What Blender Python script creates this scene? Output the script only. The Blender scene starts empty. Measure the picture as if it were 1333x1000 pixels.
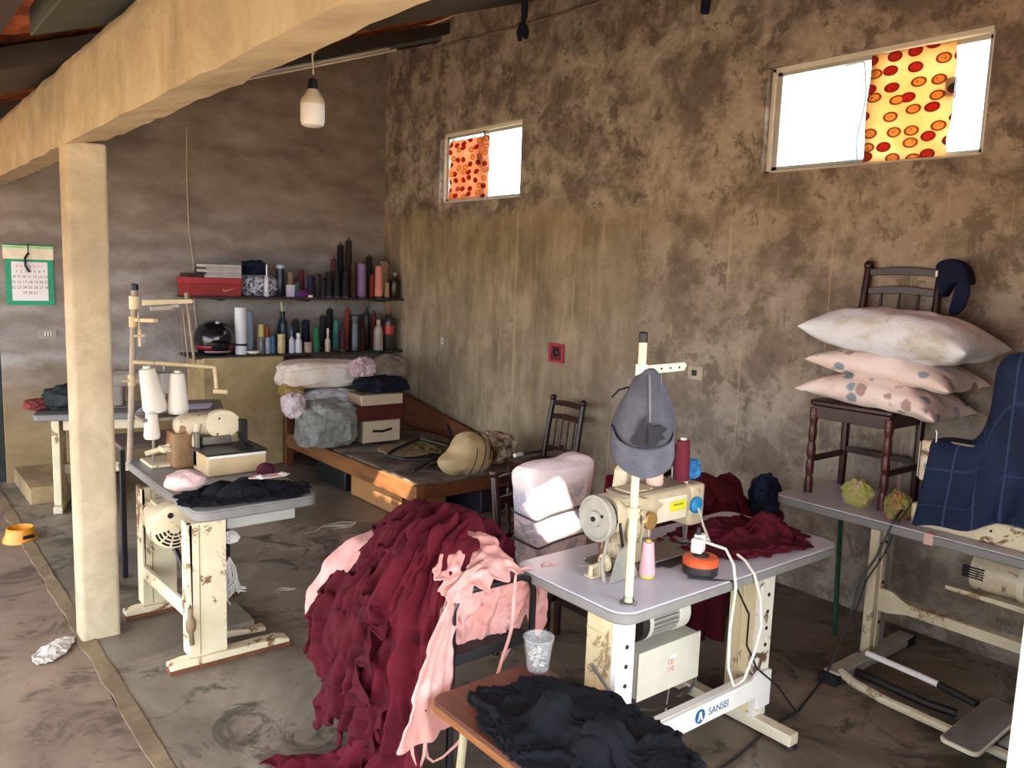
import bpy, bmesh, math, random
import numpy as np
from mathutils import Vector, Matrix, noise as mnoise
PI = math.pi
C = bpy.context.scene
COL = C.collection
rnd = random.Random(7)

# ------------------------------------------------------------------ camera
def cam_rot(yaw, p, r):
    f = np.array([math.sin(yaw)*math.cos(p), math.cos(yaw)*math.cos(p), -math.sin(p)])
    rt = np.array([math.cos(yaw), -math.sin(yaw), 0.0]); dn = np.cross(f, rt)
    c, s = math.cos(r), math.sin(r)
    return np.array([c*rt+s*dn, -s*rt+c*dn, f])
CR = cam_rot(math.radians(38.944), math.radians(7.587), math.radians(-2.022))
FPX = 1063.3; CAMH = 1.8
def at(x, y, ax, val):
    """survey helper: where the sight line of a photo pixel meets the plane axis=val"""
    d = CR.T @ np.array([(x-666.5)/FPX, (y-500)/FPX, 1.0]); o = np.array([0, 0, CAMH])
    t = (val-o[ax])/d[ax]; return Vector(o+d*t)
def mpp(p):
    """metres per photo pixel at a point"""
    return float((CR @ (np.array(p, float)-[0, 0, CAMH]))[2])/FPX
cd = bpy.data.cameras.new('camera'); co = bpy.data.objects.new('camera', cd); COL.objects.link(co)
cd.sensor_width = 36; cd.lens = FPX*36/1333; cd.clip_start = .05; cd.clip_end = 300
m = Matrix.Identity(4)
for i in range(3):
    m[i][0] = CR[0][i]; m[i][1] = -CR[1][i]; m[i][2] = -CR[2][i]
m.translation = (0, 0, CAMH); co.matrix_world = m; C.camera = co

# ------------------------------------------------------------------ materials
def lin(c):
    if isinstance(c, str):
        c = c.lstrip('#'); c = [int(c[i:i+2], 16)/255 for i in (0, 2, 4)]
    return tuple((v/12.92 if v <= .04045 else ((v+.055)/1.055)**2.4) for v in c)+(1.0,)
class NT:
    def __init__(s, name):
        s.m = bpy.data.materials.new(name); s.m.use_nodes = True; s.t = s.m.node_tree
        s.b = s.t.nodes['Principled BSDF']; s.co = None
    def n(s, typ, **kw):
        nd = s.t.nodes.new(typ)
        for k, v in kw.items():
            if k in nd.inputs: nd.inputs[k].default_value = v
            else: setattr(nd, k, v)
        return nd
    def l(s, a, b): s.t.links.new(a, b)
    def coords(s, scale=(1, 1, 1)):
        if s.co is None: s.co = s.n('ShaderNodeTexCoord')
        mp = s.n('ShaderNodeMapping'); mp.inputs['Scale'].default_value = scale
        s.l(s.co.outputs['Object'], mp.inputs['Vector']); return mp.outputs['Vector']
    def noise(s, sc, det=6, rough=.6, dist=0, vec=None):
        nd = s.n('ShaderNodeTexNoise'); nd.inputs['Scale'].default_value = sc; nd.inputs['Detail'].default_value = det
        nd.inputs['Roughness'].default_value = rough; nd.inputs['Distortion'].default_value = dist
        s.l(vec if vec is not None else s.coords(), nd.inputs['Vector']); return nd.outputs['Fac']
    def ramp(s, fac, stops):
        r = s.n('ShaderNodeValToRGB'); e = r.color_ramp.elements
        while len(e) < len(stops): e.new(.5)
        for el, (p, c) in zip(e, stops):
            el.position = p; el.color = lin(c) if not isinstance(c, (int, float)) else (c, c, c, 1)
        s.l(fac, r.inputs['Fac']); return r.outputs['Color']
    def mix(s, fac, a, b, mode='MIX'):
        x = s.n('ShaderNodeMix', data_type='RGBA', blend_type=mode)
        for k, v in ((0, fac), (6, a), (7, b)):
            if hasattr(v, 'links'): s.l(v, x.inputs[k])
            elif k == 0: x.inputs[0].default_value = v
            else: x.inputs[k].default_value = lin(v)
        return x.outputs[2]
    def math(s, op, a, b=None):
        x = s.n('ShaderNodeMath', operation=op)
        for k, v in ((0, a), (1, b)):
            if v is None: continue
            if hasattr(v, 'links'): s.l(v, x.inputs[k])
            else: x.inputs[k].default_value = v
        return x.outputs[0]
    def bump(s, h, strength=.3, dist=.01):
        b = s.n('ShaderNodeBump'); b.inputs['Strength'].default_value = strength; b.inputs['Distance'].default_value = dist
        s.l(h, b.inputs['Height']); s.l(b.outputs['Normal'], s.b.inputs['Normal'])
    def base(s, c):
        if hasattr(c, 'links'): s.l(c, s.b.inputs['Base Color'])
        else: s.b.inputs['Base Color'].default_value = lin(c)
    def done(s, rough=.7, metal=0, spec=.4):
        s.b.inputs['Roughness'].default_value = rough; s.b.inputs['Metallic'].default_value = metal
        s.b.inputs['Specular IOR Level'].default_value = spec; return s.m
_mats = {}
def paint(c, rough=.5, var=.12, sc=9, metal=0, spec=.4, bump=0, wear=None):
    """painted / moulded surface with soft colour variation and optional chipped wear"""
    k = (c, rough, var, sc, metal, bump, wear)
    if k in _mats: return _mats[k]
    t = NT('surface'); L = lin(c); n = t.noise(sc, 5, .65)
    lo = tuple(x*(1-var*1.6) for x in L[:3])+(1,); hi = tuple(min(1, x*(1+var)) for x in L[:3])+(1,)
    r = t.n('ShaderNodeValToRGB'); r.color_ramp.elements[0].position = .3; r.color_ramp.elements[1].position = .7
    r.color_ramp.elements[0].color = lo; r.color_ramp.elements[1].color = hi
    t.l(n, r.inputs['Fac']); col = r.outputs['Color']
    if wear:
        w = t.ramp(t.noise(7, 8, .72, .6), [(.565, 0.0), (.60, 1.0)]); col = t.mix(w, col, wear)
    t.base(col)
    if bump: t.bump(t.noise(sc*8, 4), bump, .003)
    _mats[k] = t.done(rough, metal, spec); return _mats[k]
def cloth_mat(c, c2=None, var=.16, weave=420, rough=.9, sc=6, bump=.25):
    k = ('cl', c, c2, weave, sc)
    if k in _mats: return _mats[k]
    t = NT('fabric'); L = lin(c)
    lo = tuple(x*(1-var) for x in L[:3])+(1,); hi = tuple(min(1, x*(1+var)) for x in L[:3])+(1,)
    r = t.n('ShaderNodeValToRGB'); r.color_ramp.elements[0].color = lo; r.color_ramp.elements[1].color = hi
    t.l(t.noise(sc, 6, .7), r.inputs['Fac']); col = r.outputs['Color']
    if c2: col = t.mix(t.ramp(t.noise(sc*2.2, 4, .6), [(.5, 0.0), (.62, 1.0)]), col, c2)
    t.base(col); t.bump(t.noise(weave, 2), bump, .002)
    t.b.inputs['Sheen Weight'].default_value = .0
    _mats[k] = t.done(rough, 0, .2); return _mats[k]
def thread_mat(c):
    k = ('th', c)
    if k in _mats: return _mats[k]
    t = NT('wound_thread'); L = lin(c)
    w = t.n('ShaderNodeTexWave', wave_type='BANDS', bands_direction='Z'); w.inputs['Scale'].default_value = 130; w.inputs['Distortion'].default_value = 1.5
    t.l(t.coords(), w.inputs['Vector'])
    r = t.n('ShaderNodeValToRGB'); r.color_ramp.elements[0].color = tuple(x*.8 for x in L[:3])+(1,); r.color_ramp.elements[1].color = L
    t.l(w.outputs['Fac'], r.inputs['Fac']); t.base(r.outputs['Color']); t.bump(w.outputs['Fac'], .3, .001)
    _mats[k] = t.done(.75, 0, .3); return _mats[k]
def wood_mat(dark, light, sc=3, axis=(1, 1, 14), rough=.45, wear=None):
    k = ('w', dark, light, axis, wear)
    if k in _mats: return _mats[k]
    t = NT('wood'); n = t.noise(sc, 8, .65, .8, t.coords(axis)); col = t.ramp(n, [(.3, dark), (.7, light)])
    if wear: col = t.mix(t.ramp(t.noise(22, 6, .7), [(.62, 0.0), (.68, 1.0)]), col, wear)
    t.base(col); t.bump(n, .2, .002); _mats[k] = t.done(rough); return _mats[k]

# ------------------------------------------------------------------ mesh builder
class MB:
    def __init__(s): s.v = []; s.f = []; s.mi = []; s.cur = 0
    def add(s, vs, fs):
        o = len(s.v); s.v += [tuple(v) for v in vs]; s.f += [tuple(i+o for i in f) for f in fs]; s.mi += [s.cur]*len(fs); return s
    def mat(s, i): s.cur = i; return s
    def box(s, lo, hi, M=None):
        x0, y0, z0 = lo; x1, y1, z1 = hi
        vs = [(x0, y0, z0), (x1, y0, z0), (x1, y1, z0), (x0, y1, z0), (x0, y0, z1), (x1, y0, z1), (x1, y1, z1), (x0, y1, z1)]
        if M is not None: vs = [M @ Vector(v) for v in vs]
        return s.add(vs, [(0, 3, 2, 1), (4, 5, 6, 7), (0, 1, 5, 4), (1, 2, 6, 5), (2, 3, 7, 6), (3, 0, 4, 7)])
    def rbox(s, lo, hi, r=.01, n=4, M=None):
        """slab with corners rounded in plan and a small edge roll"""
        x0, y0, z0 = lo; x1, y1, z1 = hi; ring = []
        for cx, cy, a0 in ((x1-r, y1-r, 0), (x0+r, y1-r, 90), (x0+r, y0+r, 180), (x1-r, y0+r, 270)):
            for k in range(n+1):
                a = math.radians(a0+90*k/n); ring.append((cx, cy, math.cos(a), math.sin(a)))
        e = min(.006, (z1-z0)*.3, r*.5); lv = [(z0, r-e), (z0+e, r), (z1-e, r), (z1, r-e)]; N = len(ring); vs = []
        for z, q in lv: vs += [(cx+ca*q, cy+sa*q, z) for cx, cy, ca, sa in ring]
        fs = [(L*N+i, L*N+(i+1) % N, (L+1)*N+(i+1) % N, (L+1)*N+i) for L in range(3) for i in range(N)]
        fs += [tuple(range(N))[::-1], tuple(range(3*N, 4*N))]
        if M is not None: vs = [M @ Vector(v) for v in vs]
        return s.add(vs, fs)
    def tube(s, pts, r, n=8, cap=True):
        pts = [Vector(p) for p in pts]; rs = r if isinstance(r, (list, tuple)) else [r]*len(pts); vs = []; up = None
        for i, p in enumerate(pts):
            d = (pts[min(i+1, len(pts)-1)]-pts[max(i-1, 0)]).normalized()
            if up is None or abs(up.dot(d)) > .98:
                up = Vector((0, 0, 1)) if abs(d.z) < .9 else Vector((1, 0, 0))
            a = d.cross(up).normalized(); b = a.cross(d).normalized(); up = b
            vs += [p+(a*math.cos(2*PI*k/n)+b*math.sin(2*PI*k/n))*rs[i] for k in range(n)]
        L = len(pts); fs = [(i*n+k, i*n+(k+1) % n, (i+1)*n+(k+1) % n, (i+1)*n+k) for i in range(L-1) for k in range(n)]
        if cap: fs += [tuple(range(n))[::-1], tuple(range((L-1)*n, L*n))]
        return s.add(vs, fs)
    def lathe(s, prof, c=(0, 0, 0), n=20, M=None, axis='z', sx=1, sy=1):
        vs = []
        for r, z in prof: vs += [(r*math.cos(2*PI*k/n)*sx, r*math.sin(2*PI*k/n)*sy, z) for k in range(n)]
        if axis == 'y': vs = [(x, -z, y) for x, y, z in vs]     # axis towards -y
        if axis == 'x': vs = [(z, y, -x) for x, y, z in vs]     # axis towards +x
        if M is not None: vs = [M @ Vector(v) for v in vs]
        vs = [(x+c[0], y+c[1], z+c[2]) for x, y, z in vs]; L = len(prof)
        fs = [(i*n+k, i*n+(k+1) % n, (i+1)*n+(k+1) % n, (i+1)*n+k) for i in range(L-1) for k in range(n)]
        fs += [tuple(range(n))[::-1], tuple(range((L-1)*n, L*n))]
        return s.add(vs, fs)
    def prism(s, poly, y0, y1, plane='xz', M=None):
        """extruded outline; poly in the given plane"""
        def put(a, b, c): return (a, c, b) if plane == 'xz' else ((c, a, b) if plane == 'yz' else (a, b, c))
        N = len(poly); vs = [put(a, b, y0) for a, b in poly]+[put(a, b, y1) for a, b in poly]
        if M is not None: vs = [M @ Vector(v) for v in vs]
        return s.add(vs, [tuple(range(N)), tuple(range(N, 2*N))[::-1]]+[(i, i+N, (i+1) % N+N, (i+1) % N) for i in range(N)])
    def blob(s, c, rad, nu=24, nv=14, amp=.08, fr=3, seed=0, flat=None, power=1.0, M=None, wr=0.0):
        vs = []
        for j in range(nv+1):
            th = PI*j/nv
            for i in range(nu):
                ph = 2*PI*i/nu; q = lambda v: math.copysign(abs(v)**power, v)
                d = Vector((q(math.sin(th)*math.cos(ph)), q(math.sin(th)*math.sin(ph)), q(math.cos(th))))
                k = 1+amp*(mnoise.fractal(Vector((d.x*fr+seed, d.y*fr, d.z*fr)), .8, 2, 3))
                if wr: k += wr*(.5-2*abs(mnoise.fractal(Vector((d.x*fr*.9+seed*2, d.y*fr*.9, d.z*fr*1.5)), .75, 2.1, 4)))
                p = Vector((d.x*rad[0]*k, d.y*rad[1]*k, d.z*rad[2]*k))
                if flat is not None and p.z < flat: p.z = flat+(p.z-flat)*.02
                if M is not None: p = M @ p
                vs.append(p+Vector(c))
        fs = [(j*nu+i, (j+1)*nu+i, (j+1)*nu+(i+1) % nu, j*nu+(i+1) % nu) for j in range(nv) for i in range(nu)]
        return s.add(vs, fs)
    def build(s, name, mats, parent=None, smooth=None, bevel=0, sub=0, world=True):
        me = bpy.data.meshes.new(name); off = Vector((0, 0, 0))
        if parent is not None and world:
            p = parent
            while p is not None: off += p.location; p = p.parent
        me.from_pydata([tuple(Vector(v)-off) for v in s.v], [], s.f)
        for mm in (mats if isinstance(mats, (list, tuple)) else [mats]): me.materials.append(mm)
        bm = bmesh.new(); bm.from_mesh(me)
        for f, i in zip(bm.faces, s.mi): f.material_index = i
        bmesh.ops.remove_doubles(bm, verts=bm.verts, dist=1e-6); bmesh.ops.recalc_face_normals(bm, faces=bm.faces); bm.to_mesh(me); bm.free()
        o = bpy.data.objects.new(name, me); COL.objects.link(o)
        if parent is not None: o.parent = parent
        if bevel:
            b = o.modifiers.new('bevel', 'BEVEL'); b.width = bevel; b.segments = 2; b.limit_method = 'ANGLE'; b.angle_limit = .6
        if sub:
            b = o.modifiers.new('subdivision', 'SUBSURF'); b.levels = sub; b.render_levels = sub
        if smooth is None: smooth = True
        if smooth:
            me.polygons.foreach_set('use_smooth', [True]*len(me.polygons)); 
            try: me.set_sharp_from_angle(angle=math.radians(38))
            except Exception: pass
        return o
def tag(o, label, cat, group=None):
    o['label'] = label; o['category'] = cat
    if group: o['group'] = group
    return o
def thing(name, label, cat, loc=(0, 0, 0), rotz=0, group=None):
    o = bpy.data.objects.new(name, None); COL.objects.link(o); o.empty_display_size = .05
    o.location = loc; o.rotation_euler = (0, 0, rotz); return tag(o, label, cat, group)
def one(mb, name, mats, label, cat, group=None, org=None, **kw):
    """a thing that is a single mesh, its origin set at org"""
    if org is not None:
        mb.v = [tuple(Vector(v)-Vector(org)) for v in mb.v]
    o = mb.build(name, mats, **kw)
    if org is not None: o.location = org
    return tag(o, label, cat, group)
def struct(mb, name, mats, **kw):
    o = mb.build(name, mats, **kw); o['kind'] = 'structure'; return o
def dup(root, loc, rotz=None, label=None, group=None, mats=None, scale=None):
    def cp(o, par):
        c = o.copy(); COL.objects.link(c)
        if par is not None: c.parent = par
        for ch in list(o.children): cp(ch, c)
        return c
    r = cp(root, None); r.location = loc
    if rotz is not None: r.rotation_euler.z = rotz
    if label: r['label'] = label
    if group: r['group'] = group
    return r
def T(x=0, y=0, z=0): return Matrix.Translation((x, y, z))
def RX(a): return Matrix.Rotation(a, 4, 'X')
def RY(a): return Matrix.Rotation(a, 4, 'Y')
def RZ(a): return Matrix.Rotation(a, 4, 'Z')
def text_mesh(txt, size, name, mat, M, parent=None, align='CENTER', depth=.0006):
    cu = bpy.data.curves.new(name, 'FONT'); cu.body = txt; cu.size = size; cu.align_x = align; cu.align_y = 'CENTER'; cu.extrude = depth
    to = bpy.data.objects.new('tmp_text', cu); COL.objects.link(to)
    me = bpy.data.meshes.new_from_object(to.evaluated_get(bpy.context.evaluated_depsgraph_get()))
    bpy.data.objects.remove(to); me.name = name
    off = Vector((0, 0, 0)); p = parent
    while p is not None: off += p.location; p = p.parent
    me.transform(Matrix.Translation(-off) @ M); me.materials.clear(); me.materials.append(mat)
    o = bpy.data.objects.new(name, me); COL.objects.link(o)
    if parent is not None: o.parent = parent
    return o

# ------------------------------------------------------------------ cloth solver
def s_box(c, h, r=.005):
    c = np.array(c, float); h = np.array(h, float)-r
    def f(P):
        q = np.abs(P-c)-h; return np.linalg.norm(np.maximum(q, 0), axis=1)+np.minimum(q.max(1), 0)-r
    return f
def s_cap(a, b, r):
    a = np.array(a, float); b = np.array(b, float); ab = b-a; L = ab @ ab
    def f(P):
        t = np.clip((P-a) @ ab/L, 0, 1); return np.linalg.norm(P-a-t[:, None]*ab, axis=1)-r
    return f
def s_ell(c, r):
    c = np.array(c, float); r = np.array(r, float)
    def f(P):
        q = (P-c)/r; k0 = np.linalg.norm(q, axis=1); k1 = np.linalg.norm(q/r, axis=1)+1e-9; return k0*(k0-1)/k1
    return f
def s_floor(z=0):
    return lambda P: P[:, 2]-z
def simulate(P, rest=1.0, cols=(), pins=None, steps=140, iters=7, thick=.006, g=-9.8, fric=.6, damp=.97, seed=1, jit=.003, bend=.12, stick=None, wave=0.0, wf=4.0, wdir=(1, 1)):
    """verlet cloth on a grid P (ny, nx, 3); stick = step after which upward contacts hold by friction"""
    ny, nx, _ = P.shape; rs = np.random.RandomState(seed); idx = np.arange(ny*nx).reshape(ny, nx)
    X = P.reshape(-1, 3).astype(float).copy(); base = X.copy(); X += rs.normal(0, jit, X.shape); V = np.zeros_like(X)
    w = np.ones(len(X))
    if pins is not None: w[np.array(pins)] = 0; X[w == 0] = base[w == 0]
    if wave:
        G = np.gradient(P, axis=1); H = np.gradient(P, axis=0); N = np.cross(G.reshape(-1, 3), H.reshape(-1, 3)); N /= np.linalg.norm(N, axis=1)[:, None]+1e-9
        N *= np.where(N[:, 2:3] < 0, -1, 1)
        h = np.array([[mnoise.fractal(Vector((i/(nx-1)*wf*wdir[0], j/(ny-1)*wf*wdir[1], seed*3.7)), .7, 2, 3) for i in range(nx)] for j in range(ny)]).ravel()
        X += N*(wave*(h+.3))[:, None]*w[:, None]
    groups = []
    def addg(di, dj, st):
        step = max(abs(di), abs(dj))
        ii, jj = np.meshgrid(np.arange(ny), np.arange(nx), indexing='ij')
        ok = (ii+di < ny) & (jj+dj < nx) & (jj+dj >= 0); key = (ii if di else jj)//step % 2
        for par in (0, 1):
            mk = ok & (key == par); a = idx[mk]; b = idx[ii[mk]+di, jj[mk]+dj]
            if len(a): groups.append((a, b, np.linalg.norm(base[a]-base[b], axis=1)*rest, st))
    addg(0, 1, 1); addg(1, 0, 1); addg(1, 1, .5); addg(1, -1, .5); addg(0, 2, bend); addg(2, 0, bend)
    dt = 1/60.0
    for s in range(steps):
        old = X.copy(); V[:, 2] += g*dt*(w > 0); X = X+V*dt*w[:, None]
        for it in range(iters):
            for a, b, L, st in groups:
                d = X[b]-X[a]; n = np.linalg.norm(d, axis=1)+1e-9; wa = w[a]; wb = w[b]; ws = wa+wb+1e-9
                c = (d*((n-L)/n*st/ws)[:, None]); X[a] += c*wa[:, None]; X[b] -= c*wb[:, None]
            if it % 3 == 2 or it == iters-1:
                for f in cols:
                    d = f(X); k = np.where((d < thick) & (w > 0))[0]
                    if len(k):
                        e = 1e-4; Q = X[k]; G = np.stack([f(Q+np.eye(3)[i]*e)-f(Q-np.eye(3)[i]*e) for i in range(3)], 1)
                        G /= np.linalg.norm(G, axis=1)[:, None]+1e-9; X[k] = Q+G*(thick-d[k])[:, None]
                        mv = X[k]-old[k]; tn = mv-G*(mv*G).sum(1)[:, None]; X[k] -= tn*fric*.5
                        if stick is not None and s >= stick and it == iters-1: w[k[G[:, 2] > .55]] = 0
        V = (X-old)/dt*damp*(w > 0)[:, None]; sp = np.linalg.norm(V, axis=1); V *= np.minimum(1, 3.0/(sp+1e-9))[:, None]
    return X.reshape(ny, nx, 3)
def crumple(c, rx, ry, h, n=56, rest=1.4, seed=1, cols=(), steps=60, rot=0.0, core=5, wave=.05, wf=5, irr=.16, bend=.04, thick=.006, rimz=None, stick=7):
    """a garment heaped on a surface: irregular outline, rim resting on the surface, slack buckling into folds"""
    rr = random.Random(seed)
    A, B = np.meshgrid(np.linspace(-1, 1, n), np.linspace(-1, 1, n)); X = A*np.sqrt(1-B*B/2); Y = B*np.sqrt(1-A*A/2)
    th = np.arctan2(Y, X); k = np.array([1+irr*mnoise.fractal(Vector((math.cos(t)*1.6+seed, math.sin(t)*1.6, seed*.7)), .8, 2, 4) for t in th.ravel()]).reshape(n, n)
    r = np.minimum(1, np.sqrt(X*X+Y*Y)); px_ = X*rx*k; py_ = Y*ry*k; cr, sr = math.cos(rot), math.sin(rot)
    P = np.stack([c[0]+px_*cr-py_*sr, c[1]+px_*sr+py_*cr, c[2]+.008+h*np.clip(1-(r/.95)**2, 0, 1)**.7], 2)
    if rimz is not None:
        for j in range(n):
            for i in range(n):
                if r[j, i] > .97: P[j, i, 2] = rimz(P[j, i])
    idx = np.arange(n*n).reshape(n, n); rim = list(set(idx[0])|set(idx[-1])|set(idx[:, 0])|set(idx[:, -1]))
    cc = list(cols)+[lambda Q: Q[:, 2]-c[2]] if rimz is None else list(cols)
    for q in range(core):
        a = 2*PI*q/core+rr.uniform(-.4, .4); d = rr.uniform(.15, .55); ox, oy = rx*d*math.cos(a), ry*d*math.sin(a)
        cc.append(s_ell((c[0]+ox*cr-oy*sr, c[1]+ox*sr+oy*cr, c[2]), (rx*rr.uniform(.16, .3), ry*rr.uniform(.16, .3), h*rr.uniform(.45, .85))))
    return simulate(P, rest, cc, pins=rim, steps=steps, seed=seed, wave=wave, wf=wf, bend=bend, thick=thick, stick=stick, fric=.8)
def folds(P, amp=.03, n=5, seed=1, along=1, rag=.03, skew=.5, cr=.5, grow=None):
    """press hanging folds, creases and a ragged border into a cloth grid; along=1: folds run along the grid's first axis (a)"""
    ny, nx, _ = P.shape; G = np.gradient(P, axis=1); H = np.gradient(P, axis=0); N = np.cross(G.reshape(-1, 3), H.reshape(-1, 3)); N /= np.linalg.norm(N, axis=1)[:, None]+1e-9
    out = (N*(np.array([0, 0, CAMH])-P.reshape(-1, 3))).sum(1); up = N[:, 2]; N *= np.where(.6*out/np.linalg.norm(P.reshape(-1, 3)-np.array([0, 0, CAMH]), axis=1)+up < 0, -1, 1)[:, None]; N = N.reshape(ny, nx, 3); Q = P.copy()
    Hn = H/(np.linalg.norm(H, axis=2)[..., None]+1e-9); Gn = G/(np.linalg.norm(G, axis=2)[..., None]+1e-9)
    for j in range(ny):
        for i in range(nx):
            a = i/(nx-1); b = j/(ny-1); u, v = (b, a) if along else (a, b)
            ph = u*n+skew*v+1.5*mnoise.noise(Vector((u*2.0, v*1.6, seed)))+.35*mnoise.noise(Vector((u*6, v*4, seed+3)))
            f = math.sin(2*PI*ph); f = math.copysign(abs(f)**.8, f)*.6+.4*math.sin(2*PI*(ph*1.9+seed))
            c = 1-2*abs(mnoise.fractal(Vector((a*4.5+seed, b*4.5, 2.0)), .7, 2, 4)); g = grow(a) if grow else 1
            e = 3.2*mnoise.noise(Vector((a*9, seed*2.1, 0)))+1.6*mnoise.noise(Vector((a*23, seed*1.1, 5))); e2 = 3.2*mnoise.noise(Vector((b*9, seed*3.1, 9)))
            Q[j, i] = P[j, i]+N[j, i]*(amp*f*g+amp*cr*(c-.6))+Hn[j, i]*rag*e*(2*b-1)**3+Gn[j, i]*rag*e2*(2*a-1)**5
    return Q
def grid(o, u, v, nx, ny, fn=None):
    o = np.array(o, float); u = np.array(u, float); v = np.array(v, float)
    A, B = np.meshgrid(np.linspace(0, 1, nx), np.linspace(0, 1, ny)); P = o+A[..., None]*u+B[..., None]*v
    if fn is not None:
        for j in range(ny):
            for i in range(nx): P[j, i] = fn(A[j, i], B[j, i], P[j, i])
    return P
def cloth_obj(P, name, mat, parent=None, th=.004, sub=1, mask=None):
    ny, nx, _ = P.shape; mb = MB()
    fs = [(j*nx+i, j*nx+i+1, (j+1)*nx+i+1, (j+1)*nx+i) for j in range(ny-1) for i in range(nx-1) if mask is None or mask(i/(nx-1), j/(ny-1))]
    mb.add(P.reshape(-1, 3).tolist(), fs); o = mb.build(name, mat, parent, smooth=False)
    me = o.data; me.polygons.foreach_set('use_smooth', [True]*len(me.polygons))
    bm = bmesh.new(); bm.from_mesh(me); bmesh.ops.delete(bm, geom=[v for v in bm.verts if not v.link_faces], context='VERTS'); bm.to_mesh(me); bm.free()
    if sub: q = o.modifiers.new('subdivision', 'SUBSURF'); q.levels = sub; q.render_levels = sub
    if th: q = o.modifiers.new('thickness', 'SOLIDIFY'); q.thickness = th; q.offset = 0
    return o
# ================================================================== SETTING
XR, YB, XS = 4.3, 7.5, .80            # window wall, shelf wall, edge of the work floor
def roofz(x, off=2.80): return off+.355*(x-.755)

def plaster_window_wall():
    t = NT('mottled_plaster'); co = t.coords()
    sep = t.n('ShaderNodeSeparateXYZ'); t.l(co, sep.inputs[0]); z = sep.outputs['Z']; y = sep.outputs['Y']
    big = t.noise(1.1, 4, .6, .3); mid = t.noise(3.2, 10, .66, .25); fine = t.noise(16, 6, .7)
    blot = t.ramp(mid, [(.42, 0.0), (.50, .5), (.58, 1.0)])
    dark = t.ramp(fine, [(.3, '#655950'), (.7, '#7d7066')]); light = t.ramp(fine, [(.3, '#978a7a'), (.7, '#b2a596')])
    col = t.mix(blot, dark, light)
    col = t.mix(t.math('MULTIPLY', t.ramp(t.noise(5.5, 9, .72, .3), [(.54, 0.0), (.60, 1.0)]), .75), col, '#5b5048')
    # washed band under the tide line with vertical run marks
    edge = t.math('ADD', z, t.math('MULTIPLY', t.math('SUBTRACT', t.noise(2.2, 7, .7, .5), .5), .55))
    low = t.ramp(t.math('MULTIPLY', t.math('SUBTRACT', edge, 2.22), 6), [(0.0, 1.0), (1.0, 0.0)])
    far = t.ramp(t.math('MULTIPLY', t.math('SUBTRACT', t.math('ADD', y, t.math('MULTIPLY', big, 2.2)), 4.6), .8), [(0.0, .25), (1.0, 1.0)])
    run = t.math('ADD', t.math('MULTIPLY', t.noise(4.5, 6, .62, .2, t.coords((1, 1.5, .35))), .5), t.math('MULTIPLY', t.noise(2.4, 9, .68, .2), .5))
    wash = t.ramp(run, [(.40, '#7a6b56'), (.5, '#8f7f67'), (.60, '#a5947a')])
    wash = t.mix(t.ramp(mid, [(.55, 0.0), (.66, .6)]), wash, '#756754')
    col = t.mix(t.math('MULTIPLY', low, far), col, wash)
    drip = t.math('MULTIPLY', t.ramp(t.noise(9, 3, .5, .1, t.coords((1, 3, .06))), [(.66, 0.0), (.70, 1.0)]), t.math('MULTIPLY', low, .45))
    col = t.mix(drip, col, '#bda884')
    t.base(col); t.bump(t.math('ADD', mid, t.math('MULTIPLY', fine, .5)), .35, .02); return t.done(.92, 0, .15)
def plaster_shelf_wall():
    t = NT('banded_plaster'); co = t.coords()
    sep = t.n('ShaderNodeSeparateXYZ'); t.l(co, sep.inputs[0]); z = sep.outputs['Z']
    wv = t.math('ADD', t.math('MULTIPLY', z, 4.6), t.math('MULTIPLY', t.noise(1.6, 6, .65, .3), 2.6))
    band = t.math('ADD', t.math('MULTIPLY', t.math('SINE', t.math('MULTIPLY', wv, 6.28)), .5), .5)
    smear = t.noise(2.4, 8, .66, .2, t.coords((.8, 1, 1.45)))
    a = t.ramp(smear, [(.3, '#79726e'), (.5, '#96908c'), (.72, '#b3adaa')])
    col = t.mix(t.math('MULTIPLY', band, .40), a, '#6b5c4b')
    up = t.ramp(t.math('SUBTRACT', t.math('ADD', z, t.math('MULTIPLY', smear, .8)), 2.1), [(0.0, 0.0), (1.0, .75)])
    col = t.mix(up, col, t.ramp(smear, [(.3, '#5f5246'), (.6, '#83735f'), (.8, '#9a8973')]))
    low = t.ramp(t.math('SUBTRACT', t.math('ADD', z, t.math('MULTIPLY', smear, .7)), .75), [(0.0, 1.0), (.7, 0.0)])
    col = t.mix(low, col, t.ramp(smear, [(.3, '#7d6748'), (.7, '#a08a65')]))
    t.base(col); t.bump(smear, .3, .02); return t.done(.92, 0, .15)
def plaster_concrete(a, b, c, bump=.4):
    t = NT('raw_concrete'); n = t.noise(3, 8, .68, .4); col = t.ramp(n, [(.3, a), (.5, b), (.72, c)])
    sp = t.ramp(t.noise(38, 4, .7), [(.66, 0.0), (.72, .55)]); col = t.mix(sp, col, a)
    t.base(col); t.bump(t.math('ADD', n, t.math('MULTIPLY', t.noise(30, 5), .3)), bump, .015); return t.done(.9, 0, .15)
def floor_mat(stops, stain, rough0, rough1):
    t = NT('worn_cement_floor'); n = t.noise(1.5, 9, .68, .7); col = t.ramp(n, stops)
    col = t.mix(t.ramp(t.noise(2.7, 8, .72, 1.1), [(.52, 0.0), (.60, .8)]), col, stain)
    col = t.mix(t.ramp(t.noise(26, 6, .75), [(.66, 0.0), (.75, .5)]), col, stops[-1][1])
    t.base(col); t.bump(t.noise(14, 8, .7), .15, .006)
    r = t.n('ShaderNodeMapRange'); r.inputs['To Min'].default_value = rough0; r.inputs['To Max'].default_value = rough1
    t.l(n, r.inputs['Value']); m = t.done(.5, 0, .4); t.l(r.outputs[0], t.b.inputs['Roughness']); return m

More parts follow.
